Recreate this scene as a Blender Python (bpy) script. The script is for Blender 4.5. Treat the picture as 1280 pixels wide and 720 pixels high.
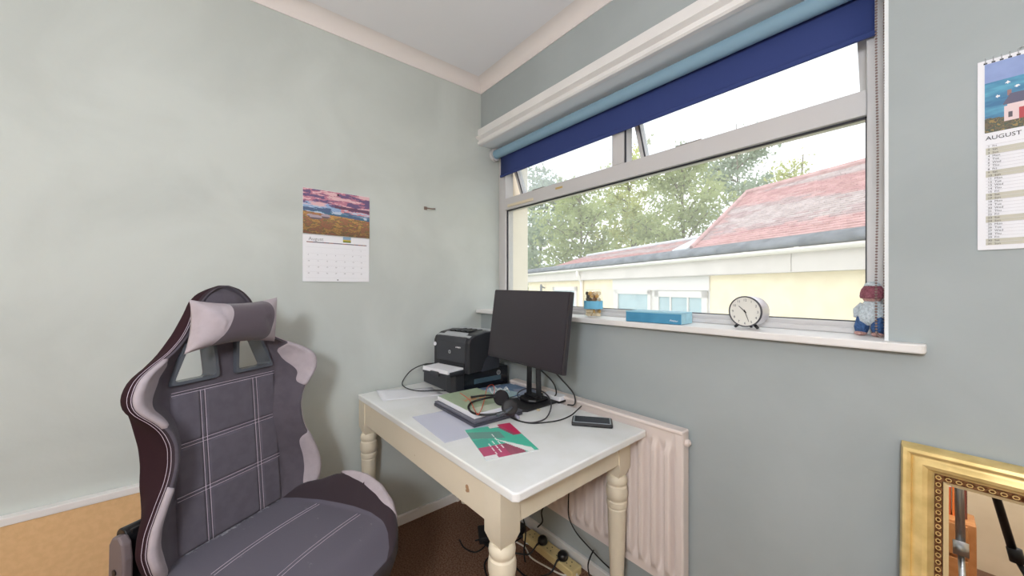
import bpy, math, random
from mathutils import Vector, Matrix
random.seed(7)
S = bpy.context.scene
for o in list(bpy.data.objects): bpy.data.objects.remove(o)
COL = S.collection
# ------------------------------------------------------------------ camera, sky, exposure
CAM = Vector((1.873, -1.295, 1.25)); FP = 457.4
FWD = (-.7717, .6361); RGT = (.6361, .7717)
cd = bpy.data.cameras.new('camera'); cam = bpy.data.objects.new('camera', cd); COL.objects.link(cam)
cd.sensor_width = 36; cd.lens = FP / 1280 * 36; cd.clip_start = .02; cd.clip_end = 400
cam.location = CAM; cam.rotation_euler = (math.pi / 2, 0, math.atan2(-FWD[0], FWD[1])); S.camera = cam
S.view_settings.view_transform = 'Standard'; S.view_settings.look = 'None'
S.view_settings.gamma = 1; S.view_settings.use_curve_mapping = False
S.view_settings.exposure = 0.25
SKY = 2.1
FILL_LAMP = 74.0

def lin(c):
    r = []
    for v in c[:3]:
        v = v / 255.
        r.append(v / 12.92 if v <= .04045 else ((v + .055) / 1.055) ** 2.4)
    return (r[0], r[1], r[2], 1)

wd = bpy.data.worlds.new('sky'); S.world = wd; wd.use_nodes = True
nt = wd.node_tree; nt.nodes.clear()
ou = nt.nodes.new('ShaderNodeOutputWorld'); bg = nt.nodes.new('ShaderNodeBackground')
tc = nt.nodes.new('ShaderNodeTexCoord'); nz = nt.nodes.new('ShaderNodeTexNoise'); rp = nt.nodes.new('ShaderNodeValToRGB')
nz.inputs['Scale'].default_value = 2.2; nz.inputs['Detail'].default_value = 5
rp.color_ramp.elements[0].position = .35; rp.color_ramp.elements[0].color = (.78, .82, .90, 1)
rp.color_ramp.elements[1].position = .65; rp.color_ramp.elements[1].color = (1, 1, 1, 1)
nt.links.new(tc.outputs['Generated'], nz.inputs['Vector']); nt.links.new(nz.outputs['Fac'], rp.inputs['Fac'])
nt.links.new(rp.outputs['Color'], bg.inputs['Color']); bg.inputs['Strength'].default_value = SKY
nt.links.new(bg.outputs[0], ou.inputs[0])
# added fill lamp that brightens the room, unseen behind the camera (its fitting is built further down)
LP = Vector((2.05, -1.95, 1.62))

# ------------------------------------------------------------------ helpers
def at(px, py, z):
    """point at height z seen at pixel px,py (1280x720)"""
    t = (CAM.z - z) * FP / (py - 360); k = (px - 640) / FP
    return Vector((CAM.x + t * (FWD[0] + k * RGT[0]), CAM.y + t * (FWD[1] + k * RGT[1]), z))

def aty(px, py, y):
    """point of the vertical plane y seen at pixel px,py"""
    k = (px-640)/FP; t = (y-CAM.y)/(FWD[1]+k*RGT[1]); return Vector((CAM.x + t*(FWD[0]+k*RGT[0]), y, CAM.z - (py-360)/FP*t))

class MB:
    def __init__(s): s.v = []; s.f = []; s.m = []; s.c = None
    def add(s, vs, fs, m=0):
        n = len(s.v); s.v += [tuple(p) for p in vs]
        for f in fs: s.f.append(tuple(i + n for i in f)); s.m.append(m)
    def bb(s, x0, x1, y0, y1, z0, z1, m=0):
        s.add([(x0,y0,z0),(x1,y0,z0),(x1,y1,z0),(x0,y1,z0),(x0,y0,z1),(x1,y0,z1),(x1,y1,z1),(x0,y1,z1)],
              [(0,3,2,1),(4,5,6,7),(0,1,5,4),(1,2,6,5),(2,3,7,6),(3,0,4,7)], m); return s
    def box(s, c, size, rz=0, m=0, M=None):
        hx, hy, hz = [a / 2 for a in size]
        R = M if M is not None else Matrix.Rotation(rz, 3, 'Z')
        c = Vector(c)
        vs = [c + R @ Vector((a*hx, b*hy, d*hz)) for a, b, d in [(-1,-1,-1),(1,-1,-1),(1,1,-1),(-1,1,-1),(-1,-1,1),(1,-1,1),(1,1,1),(-1,1,1)]]
        s.add(vs, [(0,3,2,1),(4,5,6,7),(0,1,5,4),(1,2,6,5),(2,3,7,6),(3,0,4,7)], m); return s
    def prism(s, poly, z0, z1, m=0, f=lambda p, z: (p[0], p[1], z)):
        n = len(poly)
        s.add([f(p, z0) for p in poly] + [f(p, z1) for p in poly],
              [tuple(range(n-1, -1, -1)), tuple(range(n, 2*n))] + [(i, (i+1) % n, (i+1) % n + n, i + n) for i in range(n)], m); return s
    def loft(s, rings, m=0, cap=True, close=True, mf=None):
        n = len(rings[0]); b = len(s.v)
        for r in rings: s.v += [tuple(p) for p in r]
        for i in range(len(rings) - 1):
            for j in range(n if close else n - 1):
                k = (j + 1) % n
                s.f.append((b+i*n+j, b+i*n+k, b+(i+1)*n+k, b+(i+1)*n+j)); s.m.append(mf(i, j) if mf else m)
        if cap and close:
            s.f.append(tuple(b + j for j in range(n-1, -1, -1))); s.m.append(m)
            s.f.append(tuple(b + (len(rings)-1)*n + j for j in range(n))); s.m.append(m)
        return s
    def tube(s, pts, r, n=8, m=0, cap=True):
        pts = [Vector(p) for p in pts]; rings = []; prev = None
        for i, p in enumerate(pts):
            d = (pts[min(i+1, len(pts)-1)] - pts[max(i-1, 0)])
            if d.length < 1e-9: d = Vector((0, 0, 1))
            d.normalize()
            if prev is None:
                a = Vector((0, 0, 1)) if abs(d.z) < .9 else Vector((1, 0, 0))
                x = d.cross(a).normalized()
            else:
                x = (prev - d * prev.dot(d))
                x = x.normalized() if x.length > 1e-6 else d.orthogonal().normalized()
            prev = x; y = d.cross(x)
            rr = r[i] if isinstance(r, (list, tuple)) else r
            rings.append([p + x * rr * math.cos(2*math.pi*k/n) + y * rr * math.sin(2*math.pi*k/n) for k in range(n)])
        return s.loft(rings, m, cap)
    def cyl(s, a, b, r, r2=None, n=20, m=0): return s.tube([a, b], [r, r if r2 is None else r2], n, m)
    def lathe(s, prof, c=(0,0,0), n=24, m=0, mf=None):
        c = Vector(c)
        return s.loft([[c + Vector((r*math.cos(2*math.pi*k/n), r*math.sin(2*math.pi*k/n), z)) for k in range(n)] for r, z in prof], m, True, True, mf)
    def ball(s, c, r, n=14, m=0, k=10):
        if not isinstance(r, (tuple, list)): r = (r, r, r)
        c = Vector(c)
        return s.loft([[c + Vector((r[0]*math.sin(t)*math.cos(2*math.pi*j/n), r[1]*math.sin(t)*math.sin(2*math.pi*j/n), -r[2]*math.cos(t))) for j in range(n)]
                       for t in [max(.02, min(math.pi-.02, math.pi*i/k)) for i in range(k+1)]], m)
    def grid(s, fn, nu, nv, m=0, mf=None):
        b = len(s.v)
        for i in range(nu+1):
            for j in range(nv+1): s.v.append(tuple(fn(i/nu, j/nv)))
        for i in range(nu):
            for j in range(nv):
                a = b + i*(nv+1) + j
                s.f.append((a, a+nv+1, a+nv+2, a+1)); s.m.append(mf((i+.5)/nu, (j+.5)/nv) if mf else m)
        return s

def tag(o, label=None, cat=None, group=None, kind=None):
    if label: o['label'] = label
    if cat: o['category'] = cat
    if group: o['group'] = group
    if kind: o['kind'] = kind
    return o
def thing(name, loc, label, cat, rz=0, group=None):
    o = bpy.data.objects.new(name, None); o.empty_display_size = .05; COL.objects.link(o)
    o.location = loc; o.rotation_euler = (0, 0, rz); return tag(o, label, cat, group)
def parent_world(o, p):
    o.parent = p; pm = Matrix.Identity(4); q = p; ch = []
    while q: ch.append(q); q = q.parent
    for q in reversed(ch): pm = pm @ q.matrix_parent_inverse @ q.matrix_basis
    o.matrix_parent_inverse = pm.inverted()
def basis(o):
    o_m = Matrix.LocRotScale(o.location, o.rotation_euler, o.scale); return o_m
def pw(o, p):
    m = Matrix.Identity(4); ch = []; q = p
    while q: ch.append(q); q = q.parent
    for q in reversed(ch): m = m @ q.matrix_parent_inverse @ basis(q)
    o.parent = p; o.matrix_parent_inverse = m.inverted()
def build(name, mb, mats, parent=None, world=False, smooth=False, bevel=0, seg=2, sub=0, kind=None, label=None, solid=0):
    me = bpy.data.meshes.new(name); me.from_pydata(mb.v, [], mb.f)
    if not isinstance(mats, (list, tuple)): mats = [mats]
    for m in mats: me.materials.append(m)
    me.polygons.foreach_set('material_index', mb.m)
    me.polygons.foreach_set('use_smooth', [bool(smooth)] * len(mb.f))
    me.update(); me.validate()
    o = bpy.data.objects.new(name, me); COL.objects.link(o)
    if parent:
        if world: pw(o, parent)
        else: o.parent = parent
    if solid: md = o.modifiers.new('solid', 'SOLIDIFY'); md.thickness = solid; md.offset = 0
    if bevel:
        md = o.modifiers.new('bevel', 'BEVEL'); md.width = bevel; md.segments = seg; md.limit_method = 'ANGLE'; md.angle_limit = .7
    if sub: md = o.modifiers.new('sub', 'SUBSURF'); md.levels = md.render_levels = sub
    if kind: o['kind'] = kind
    if label: o['label'] = label
    return o
def smooth_angle(o, a=.7):
    for p in o.data.polygons: p.use_smooth = True
    try: o.data.set_sharp_from_angle(angle=a)
    except Exception: pass
    return o
def copy_tree(o, parent=None):
    c = o.copy(); COL.objects.link(c)
    if parent: c.parent = parent
    for ch in list(o.children): copy_tree(ch, c)
    return c
def catmull(pts, n=6):
    pts = [Vector(p) for p in pts]; out = []
    P = [pts[0]*2 - pts[1]] + pts + [pts[-1]*2 - pts[-2]]
    for i in range(1, len(P) - 2):
        a, b, c, d = P[i-1], P[i], P[i+1], P[i+2]
        for k in range(n):
            t = k / n
            out.append(.5 * ((2*b) + (c-a)*t + (2*a-5*b+4*c-d)*t*t + (3*b-a-3*c+d)*t**3))
    out.append(pts[-1]); return out
def interp(tab, x):
    if x <= tab[0][0]: return tab[0][1]
    for (a, va), (b, vb) in zip(tab, tab[1:]):
        if x <= b:
            t = (x - a) / (b - a); return va + (vb - va) * t
    return tab[-1][1]
def sm(a, b, x):
    t = max(0, min(1, (x - a) / (b - a))); return t*t*(3-2*t)

def mat(name, col, rough=.6, metal=0, var=0, vscale=6, bump=0, bscale=40, spec=.5, col2=None, detail=4, sheen=0, coat=0, emis=0, trans=0, dist=0):
    m = bpy.data.materials.new(name); m.use_nodes = True; t = m.node_tree; b = t.nodes['Principled BSDF']
    b.inputs['Base Color'].default_value = lin(col); b.inputs['Roughness'].default_value = rough; b.inputs['Metallic'].default_value = metal
    b.inputs['Specular IOR Level'].default_value = spec
    if sheen: b.inputs['Sheen Weight'].default_value = sheen
    if coat: b.inputs['Coat Weight'].default_value = coat
    if trans: b.inputs['Transmission Weight'].default_value = trans
    if emis: b.inputs['Emission Color'].default_value = lin(col); b.inputs['Emission Strength'].default_value = emis
    tcn = t.nodes.new('ShaderNodeTexCoord')
    if var or col2:
        n = t.nodes.new('ShaderNodeTexNoise'); n.inputs['Scale'].default_value = vscale; n.inputs['Detail'].default_value = detail; n.inputs['Distortion'].default_value = dist
        r = t.nodes.new('ShaderNodeValToRGB'); r.color_ramp.elements[0].position = .38; r.color_ramp.elements[1].position = .62
        c2 = col2 if col2 else tuple(max(0, c - var) for c in col); c1 = col if col2 else tuple(min(255, c + var) for c in col)
        r.color_ramp.elements[0].color = lin(c2); r.color_ramp.elements[1].color = lin(c1)
        t.links.new(tcn.outputs['Object'], n.inputs['Vector']); t.links.new(n.outputs['Fac'], r.inputs['Fac']); t.links.new(r.outputs['Color'], b.inputs['Base Color'])
    if bump:
        n2 = t.nodes.new('ShaderNodeTexNoise'); n2.inputs['Scale'].default_value = bscale; n2.inputs['Detail'].default_value = 3
        bp = t.nodes.new('ShaderNodeBump'); bp.inputs['Strength'].default_value = bump; bp.inputs['Distance'].default_value = .01
        t.links.new(tcn.outputs['Object'], n2.inputs['Vector']); t.links.new(n2.outputs['Fac'], bp.inputs['Height']); t.links.new(bp.outputs['Normal'], b.inputs['Normal'])
    return m
def glass(name, tint=(235, 242, 240), refl=.05, film=0.0, filmcol=(225, 230, 232)):
    m = bpy.data.materials.new(name); m.use_nodes = True; t = m.node_tree; t.nodes.clear()
    o = t.nodes.new('ShaderNodeOutputMaterial'); a = t.nodes.new('ShaderNodeBsdfTransparent'); g = t.nodes.new('ShaderNodeBsdfGlossy'); x = t.nodes.new('ShaderNodeMixShader')
    a.inputs[0].default_value = lin(tint); g.inputs['Roughness'].default_value = .02; x.inputs[0].default_value = refl
    t.links.new(a.outputs[0], x.inputs[1]); t.links.new(g.outputs[0], x.inputs[2])
    last = x
    if film:
        d = t.nodes.new('ShaderNodeBsdfTranslucent'); d.inputs[0].default_value = lin(filmcol); y = t.nodes.new('ShaderNodeMixShader'); y.inputs[0].default_value = film
        t.links.new(x.outputs[0], y.inputs[1]); t.links.new(d.outputs[0], y.inputs[2]); last = y
    t.links.new(last.outputs[0], o.inputs[0]); return m
_print = None
def print_mat():
    global _print
    if _print is None:
        _print = bpy.data.materials.new('printed_paper'); _print.use_nodes = True; t = _print.node_tree
        a = t.nodes.new('ShaderNodeVertexColor'); a.layer_name = 'ink'; b = t.nodes['Principled BSDF']; b.inputs['Roughness'].default_value = .45
        t.links.new(a.outputs['Color'], b.inputs['Base Color'])
    return _print
def printed(name, p0, du, dv, nu, nv, fn, parent, world=True, m=None):
    """flat printed sheet: grid p0 + u*du + v*dv, colours fn(u, v) -> sRGB"""
    p0, du, dv = Vector(p0), Vector(du), Vector(dv)
    mb = MB().grid(lambda u, v: p0 + du*u + dv*v, nu, nv)
    o = build(name, mb, print_mat(), parent, world)
    at_ = o.data.color_attributes.new('ink', 'FLOAT_COLOR', 'CORNER')
    cols = []
    for i in range(nu):
        for j in range(nv):
            c = lin(fn((i+.5)/nu, (j+.5)/nv)); cols += list(c) * 4
    at_.data.foreach_set('color', cols); return o
def text(name, body, size, M, m, parent, ext=.0003, align='LEFT'):
    cu = bpy.data.curves.new(name, 'FONT'); cu.body = body; cu.size = size; cu.extrude = ext; cu.align_x = align; cu.resolution_u = 3
    cu.materials.append(m); o = bpy.data.objects.new(name, cu); COL.objects.link(o)
    o.matrix_basis = M; pw(o, parent); return o
def frame_mat(o, x, y):
    x = Vector(x).normalized(); y = Vector(y).normalized(); z = x.cross(y)
    return Matrix.Translation(o) @ Matrix((x, y, z)).transposed().to_4x4()
from mathutils import noise as mn
def fbm(x, y, s=1, seed=0): return mn.fractal(Vector((x*s, y*s, seed*7.3)), .9, 2.1, 4)

# ------------------------------------------------------------------ materials
def wall_mat(name, c, v):
    m = mat(name, c, .8, var=v, vscale=2.2, bump=.12, bscale=18, spec=.25, detail=6, dist=.6); return m
M_wall = wall_mat('sage_wall_paint', (200, 206, 202), 5)
M_wall_shaded = wall_mat('sage_wall_paint_shaded', (170, 178, 179), 4)  # same paint as the left wall, backlit shade put into the colour
M_ceil = mat('ceiling_white', (244, 243, 246), .9, spec=.2)
M_cove = mat('cove_white', (236, 229, 226), .85, spec=.2)
M_gloss = mat('white_gloss_trim', (236, 234, 232), .35, var=3, vscale=5)
M_upvc = mat('white_plastic_frame', (208, 206, 206), .3)
M_reveal = mat('white_reveal_plaster', (232, 236, 238), .7)
M_seal = mat('black_window_gasket', (38, 38, 48), .5)
M_glass = glass('window_glass', (248, 250, 250), .03, .10)
M_glass2 = glass('vent_window_glass', (240, 243, 245), .04, .20)
M_carpet = mat('brown_carpet', (142, 108, 88), .98, var=18, vscale=140, bump=.9, bscale=420, spec=.1)
M_cream = mat('outside_cream_render', (250, 240, 222), .9, var=3, vscale=4)
M_yellow = mat('outside_yellow_render', (252, 234, 200), .95, var=5, vscale=5)
M_fascia = mat('outside_fascia_white', (218, 209, 202), .6, var=4, vscale=3)
M_gutter = mat('outside_gutter_white', (245, 238, 232), .45)
M_felt = mat('grey_roof_felt', (112, 116, 124), .9, var=14, vscale=6)
M_lead = mat('light_lead_flashing', (205, 208, 212), .7, var=10, vscale=8)
M_bark = mat('pale_bark', (128, 118, 104), .95, var=20, vscale=12)
M_black = mat('black_plastic', (22, 22, 25), .35)
M_blackm = mat('matt_black_plastic', (34, 33, 36), .55, bump=.05, bscale=300)
M_cable = mat('black_cable_rubber', (20, 20, 22), .5)
M_wcable = mat('white_cable', (225, 220, 210), .5)
M_paper = mat('white_paper', (240, 241, 246), .7)
M_silver = mat('brushed_silver', (200, 202, 206), .3, metal=1)
M_steel = mat('dull_steel', (150, 145, 140), .45, metal=.8)
M_ink = mat('dark_ink', (60, 62, 68), .7); M_greyink = mat('grey_ink', (150, 150, 155), .7); M_whiteink = mat('white_ink', (245, 245, 245), .6)

# ------------------------------------------------------------------ room shell
def struct(name, mb, m, **k):
    o = build(name, mb, m, **k); o['kind'] = 'structure'; return o
XR, YB, ZC, R0 = 3.6, -3.3, 2.51, .06
WX0, WX1, WZ0, WZ1 = .0, 1.766, 1.098, 2.135
struct('floor', MB().bb(-.3, XR, YB, .32, -.1, 0), M_carpet)
struct('ceiling', MB().bb(-.3, XR, YB, .32, ZC, ZC+.1), M_ceil)
struct('wall_left', MB().bb(-.3, 0, YB, .141, 0, ZC), M_wall)
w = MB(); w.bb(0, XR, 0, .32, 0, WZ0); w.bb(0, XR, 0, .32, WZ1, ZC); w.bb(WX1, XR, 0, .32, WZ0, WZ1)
struct('wall_window', w, [M_wall_shaded])
struct('wall_right', MB().bb(XR, XR+.2, YB, .32, 0, ZC), mat('warm_cream_paint', (222, 205, 178), .8, var=5, vscale=3))
struct('wall_back', MB().bb(-.3, XR+.2, YB-.2, YB, 0, ZC), mat('warm_beige_paint', (226, 205, 172), .8, var=6, vscale=3))
def cove(name, a, b, inward):
    a, b, iw = Vector(a), Vector(b), Vector(inward); rings = []
    for e in (a, b):
        r = [e + Vector((0, 0, ZC - R0)), ]
        for k in range(9):
            t = k / 8 * math.pi / 2
            r.append(e + iw * (R0*(1-math.cos(t)) + .004) + Vector((0, 0, ZC - R0 + R0*math.sin(t))))
        r.append(e + Vector((0, 0, ZC))); rings.append(r)
    o = struct(name, MB().loft(rings), M_cove, smooth=False); smooth_angle(o, .5)
cove('trim_1', (0, YB, 0), (0, 0, 0), (1, 0, 0)); cove('trim_2', (0, 0, 0), (XR, 0, 0), (0, -1, 0))
struct('baseboard_left', MB().bb(0, .016, YB, -.02, 0, .05), M_gloss, bevel=.003)
struct('baseboard_window', MB().bb(.016, XR, -.016, 0, 0, .05), M_gloss, bevel=.003)
# plaster reveal beside and above the window, and the shelf-like sill board
struct('trim_3', MB().bb(WX1-.006, WX1+.001, -.002, .14, WZ0, WZ1), M_reveal)
struct('trim_4', MB().bb(0.001, WX1, .0, .32, WZ1-.004, WZ1+.001), M_reveal)
sill = MB(); sill.prism([(0.001, .145), (0.001, -.042), (1.822, -.042), (1.83, -.034), (1.83, -.001), (WX1-.006, -.001), (WX1-.006, .145)], 1.098, 1.12)
struct('window_sill', sill, M_gloss, bevel=.004)
# cream outer reveal of the window at its left end
struct('trim_5', MB().bb(0.0, .032, .205, .36, 1.0, 2.3), M_cream)
struct('trim_6', MB().bb(-.3, 0.0, .205, .36, 0, ZC), M_cream)
# moulded architrave across the window head (three steps, runs the whole width)
ar = MB()
prof = [(0, 2.128), (-.012, 2.128), (-.016, 2.134), (-.016, 2.146), (-.011, 2.150), (-.011, 2.158), (-.018, 2.163), (-.024, 2.168), (-.024, 2.176), (-.019, 2.181), (-.014, 2.184), (-.014, 2.222), (-.010, 2.228), (0, 2.228)]
ar.loft([[(x, y, z) for y, z in [(a*1.7, b) for a, b in prof]] for x in (.001, 1.90)])
struct('trim_7', ar, M_gloss)

# ------------------------------------------------------------------ window
YF0, YF1 = .14, .205
win = bpy.data.objects.new('window_1', None); COL.objects.link(win); win.location = (.88, .14, 1.12); win['kind'] = 'structure'
def wpart(name, mb, m, **k): return build(name, mb, m, win, True, **k)
fr = MB()
fr.bb(.001, .066, YF0, YF1, 1.12, WZ1-.004)            # left stile
fr.bb(1.712, 1.760, YF0, YF1, 1.12, WZ1-.004)
fr.bb(.066, 1.712, YF0, YF1, 1.12, 1.152)
fr.bb(.066, 1.712, YF0, YF1, WZ1-.05, WZ1-.004)
wpart('window_frame', fr, M_upvc, bevel=.003)
wpart('sill_upstand', MB().bb(.001, 1.760, .118, YF0, 1.12, 1.136), M_upvc, bevel=.003)
wpart('transom', MB().bb(.066, 1.712, YF0-.004, YF1, 1.740, 1.812), M_upvc, bevel=.003)
wpart('mullion', MB().bb(.862, .925, YF0-.004, YF1, 1.812, WZ1-.05), M_upvc, bevel=.003)
gk = MB()
for x0, x1, z0, z1 in [(.066, 1.712, 1.152, 1.740)]:
    for a in ((x0, x0+.006, z0, z1), (x1-.004, x1, z0, z1), (x0, x1, z0, z0+.003), (x0, x1, z1-.006, z1)): gk.bb(a[0], a[1], YF0+.012, YF0+.02, a[2], a[3])
gk.bb(.925, .930, YF0+.002, YF0+.01, 1.812, WZ1-.05)
wpart('gasket', gk, M_seal)
wpart('fixed_pane', MB().bb(.06, 1.716, YF0+.03, YF0+.036, 1.148, 1.745), M_glass)
wpart('paper_tape', MB().bb(.505, .555, YF0-.0055, YF0-.004, 1.778, 1.788), mat('yellowed_tape', (206, 176, 110), .6))
wpart('trickle_vent', MB().bb(.10, .33, YF0-.012, YF0-.004, 1.752, 1.768), mat('yellowed_vent_plastic', (226, 214, 188), .4), bevel=.002)
# two top-hung casements tilted outward at the bottom
for k, (x0, x1) in enumerate(((.075, .855), (.935, 1.706))):
    ht, hb, out = WZ1-.05, 1.822, .10
    def cp(x, tt, d): return (x, YF0+.03 + out*tt + d, ht + (hb-ht)*tt + .3*d)
    sash = MB()
    for (a0, a1, t0, t1) in ((x0, x1, 0, .08), (x0, x1, .93, 1.0), (x0, x0+.022, .08, .93), (x1-.022, x1, .08, .93)):
        vs = [cp(x, t, d) for d in (0, .04) for x, t in ((a0, t0), (a1, t0), (a1, t1), (a0, t1))]
        sash.add(vs, [(0,1,2,3), (7,6,5,4), (0,4,5,1), (1,5,6,2), (2,6,7,3), (3,7,4,0)])
    c = wpart('casement', sash, M_upvc)
    g = MB(); g.add([cp(x, t, d) for d in (.018, .022) for x, t in ((x0+.018, .04), (x1-.018, .04), (x1-.018, .97), (x0+.018, .97))], [(0,1,2,3), (7,6,5,4), (0,4,5,1), (1,5,6,2), (2,6,7,3), (3,7,4,0)])
    build('pane', g, M_glass2, c, True)
    g = MB(); g.tube([cp(x0+.024, .08, -.002), cp(x0+.024, .95, -.002)], .0035, 6); build('gasket', g, M_seal, c, True)
    g = MB(); xm = (x0+x1)/2 - .12; g.box((xm, YF0+.025, 1.818), (.10, .012, .012)); g.cyl((xm-.04, YF0+.03, 1.82), (xm+.03, YF0+.13, 1.85), .004, n=8); build('stay_arm', g, M_steel, c, True)

# ------------------------------------------------------------------ roller blind
M_blue = mat('navy_blind_fabric_backlit', (50, 66, 124), .85, bump=.05, bscale=250)  # hanging cloth, its backlit darkness put into the navy
M_bluel = mat('pale_blue_blind_back_lit', (135, 168, 188), .8)  # paler cloth back on the roll, with room light painted into it
t = thing('roller_blind', (.9, .10, 2.08), 'navy blue roller blind pulled a little way down over the window head', 'blind')
mb = MB().cyl((.035, .092, 2.088), (1.735, .092, 2.088), .027, n=28); o = build('roll', mb, M_bluel, t, True); smooth_angle(o)
fb = MB()
def fz(u, v):  # fabric hangs behind the roll with a slight belly
    return (.04 + u*1.690, .122 + .003*math.sin(v*3), 2.10 - v*.142)
fb.grid(fz, 12, 8); build('fabric', fb, M_blue, t, True, smooth=True, solid=.0015)
build('bottom_bar', MB().bb(.038, 1.734, .117, .127, 1.948, 1.962), M_blue, t, True, bevel=.003)
build('end_cap', MB().cyl((.012, .092, 2.088), (.035, .092, 2.088), .038, n=20), M_upvc, t, True)
build('end_cap', MB().cyl((1.735, .092, 2.088), (1.757, .092, 2.088), .038, n=20), M_upvc, t, True)
ch = MB()
M_bead = mat('steel_bead_chain', (150, 128, 122), .35, metal=.6)
for x, y, z0, z1 in ((1.742, .045, 1.135, 2.09), (1.757, .052, 1.135, 2.09)):
    z = z0; i = 0
    while z < z1:
        ch.ball((x + .0015*math.sin(z*9), y, z), .0029, 6, k=4); z += .0075
for k in range(9):
    a = math.pi * k / 8; ch.ball((1.7495 + .0075*math.cos(a), .0485, 1.134 - .010*math.sin(a)), .0028, 6, k=4)
build('bead_chain', ch, M_bead, t, True, smooth=True, kind='stuff')

# ------------------------------------------------------------------ table
TT = .735
M_tab = mat('white_painted_tabletop', (246, 247, 247), .30, var=5, vscale=5, col2=(236, 237, 233), coat=.2)
M_tabc = mat('cream_painted_wood', (232, 222, 200), .45, var=4, vscale=9)
def cream_worn():
    m = mat('cream_painted_apron_worn', (232, 221, 198), .5); t = m.node_tree; b = t.nodes['Principled BSDF']
    tcn = t.nodes.new('ShaderNodeTexCoord'); n = t.nodes.new('ShaderNodeTexNoise'); n.inputs['Scale'].default_value = 22; n.inputs['Detail'].default_value = 8
    r = t.nodes.new('ShaderNodeValToRGB'); r.color_ramp.elements[0].position = .31; r.color_ramp.elements[0].color = lin((176, 140, 104)); r.color_ramp.elements[1].position = .325; r.color_ramp.elements[1].color = lin((232, 221, 198))
    t.links.new(tcn.outputs['Object'], n.inputs['Vector']); t.links.new(n.outputs['Fac'], r.inputs['Fac']); t.links.new(r.outputs['Color'], b.inputs['Base Color']); return m
M_worn = cream_worn()
TA = math.radians(1.6)
t = thing('painted_table', (.592, -.408, 0), 'cream painted wooden table with turned legs and worn white top', 'table', TA)
TLX, TWY = .575, .318
mb = MB(); mb.prism([(-TLX, -TWY), (TLX-.012, -TWY), (TLX, -TWY+.012), (TLX, TWY), (-TLX, TWY)], TT-.026, TT)
build('tabletop', mb, M_tab, t, bevel=.005, seg=3)
LW = .035
XA, XB, YA_, YB_ = -TLX+.004, TLX-.062, -TWY+.003, TWY-.004      # outer faces of the legs
build('apron', MB().bb(XA+.02, XB-.02, YA_+.005, YA_+.025, TT-.13, TT-.026), M_worn, t, bevel=.002)
build('apron', MB().bb(XA+.02, XB-.02, YB_-.025, YB_-.005, TT-.13, TT-.026), M_worn, t, bevel=.002)
build('apron', MB().bb(XB-.025, XB-.005, YA_+.02, YB_-.02, TT-.13, TT-.026), M_tabc, t, bevel=.002)
build('apron', MB().bb(XA+.005, XA+.025, YA_+.02, YB_-.02, TT-.13, TT-.026), M_tabc, t, bevel=.002)
lp = [(.024, 0), (.026, .01), (.019, .04), (.022, .08), (.033, .38), (.0345, .428), (.032, .431), (.032, .434), (.0365, .438), (.038, .447), (.0365, .456), (.033, .459), (.033, .462),
      (.037, .468), (.0395, .480), (.0395, .500), (.037, .512), (.033, .516), (.033, .519), (.0365, .524), (.038, .534), (.036, .545), (.030, .552)]
def leg_mb():
    g = MB(); g.lathe(lp, n=28)
    sq = lambda r, z: [(-r, -r, z), (r, -r, z), (r, r, z), (-r, r, z)]
    g.loft([sq(.022, .545), sq(LW, .580), sq(LW, TT-.026)]); return g
lm = leg_mb()
for lx, ly in ((XB-LW, YA_+LW), (XB-LW, YB_-LW), (XA+LW, YA_+LW), (XA+LW, YB_-LW)):
    g = MB(); g.v = [(x + lx, y + ly, z) for x, y, z in lm.v]; g.f = lm.f; g.m = lm.m
    o = build('leg', g, M_tabc, t); smooth_angle(o, .55)

# ------------------------------------------------------------------ gaming chair
CW = math.radians(31.26); CM = Vector((.38, -1.23, 0))
chair = thing('gaming_chair', CM, 'dark grey and light grey fabric racing-style office chair with head pillow', 'chair', CW)
M_fab = mat('charcoal_plum_fabric', (92, 86, 95), .9, var=3, vscale=30, bump=.15, bscale=700, sheen=.1, spec=.2)
M_fabd = mat('dark_plum_fabric', (60, 50, 56), .9, bump=.15, bscale=700, sheen=.15, spec=.2)
M_side = mat('maroon_black_side_fabric', (50, 30, 36), .9, bump=.15, bscale=600, spec=.2)
M_pad = mat('light_grey_mesh_fabric', (178, 168, 174), .9, var=3, vscale=40, bump=.12, bscale=800, spec=.2)
M_stitch = mat('pale_stitching', (206, 192, 206), .8)
M_bplas = mat('charcoal_plastic', (86, 90, 98), .25)
TH = math.radians(5); ZS = .475
def bp(s, v, off): return (-math.sin(TH)*v + off*math.cos(TH), s, ZS + math.cos(TH)*v + off*math.sin(TH))
WT = [(-.03, .215), (0, .235), (.04, .262), (.09, .272), (.14, .264), (.2, .240), (.25, .218), (.29, .208), (.34, .206), (.38, .218), (.41, .237), (.45, .275), (.475, .284), (.505, .281), (.535, .262), (.56, .222), (.59, .168), (.62, .137), (.66, .114), (.70, .100), (.735, .088), (.76, .066), (.775, .045), (.785, .015)]
WBt = [(-.03, .17), (0, .19), (.05, .212), (.15, .222), (.24, .226), (.29, .222), (.34, .224), (.41, .236), (.47, .246), (.5, .24), (.54, .217), (.586, .172), (.64, .134), (.70, .102), (.747, .082), (.764, .062), (.775, .04), (.785, .012)]
def smooth_tab(tab, v): return (interp(tab, v-.012) + interp(tab, v-.006) + interp(tab, v) + interp(tab, v+.006) + interp(tab, v+.012)) / 5 if v < .755 else interp(tab, v)
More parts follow.
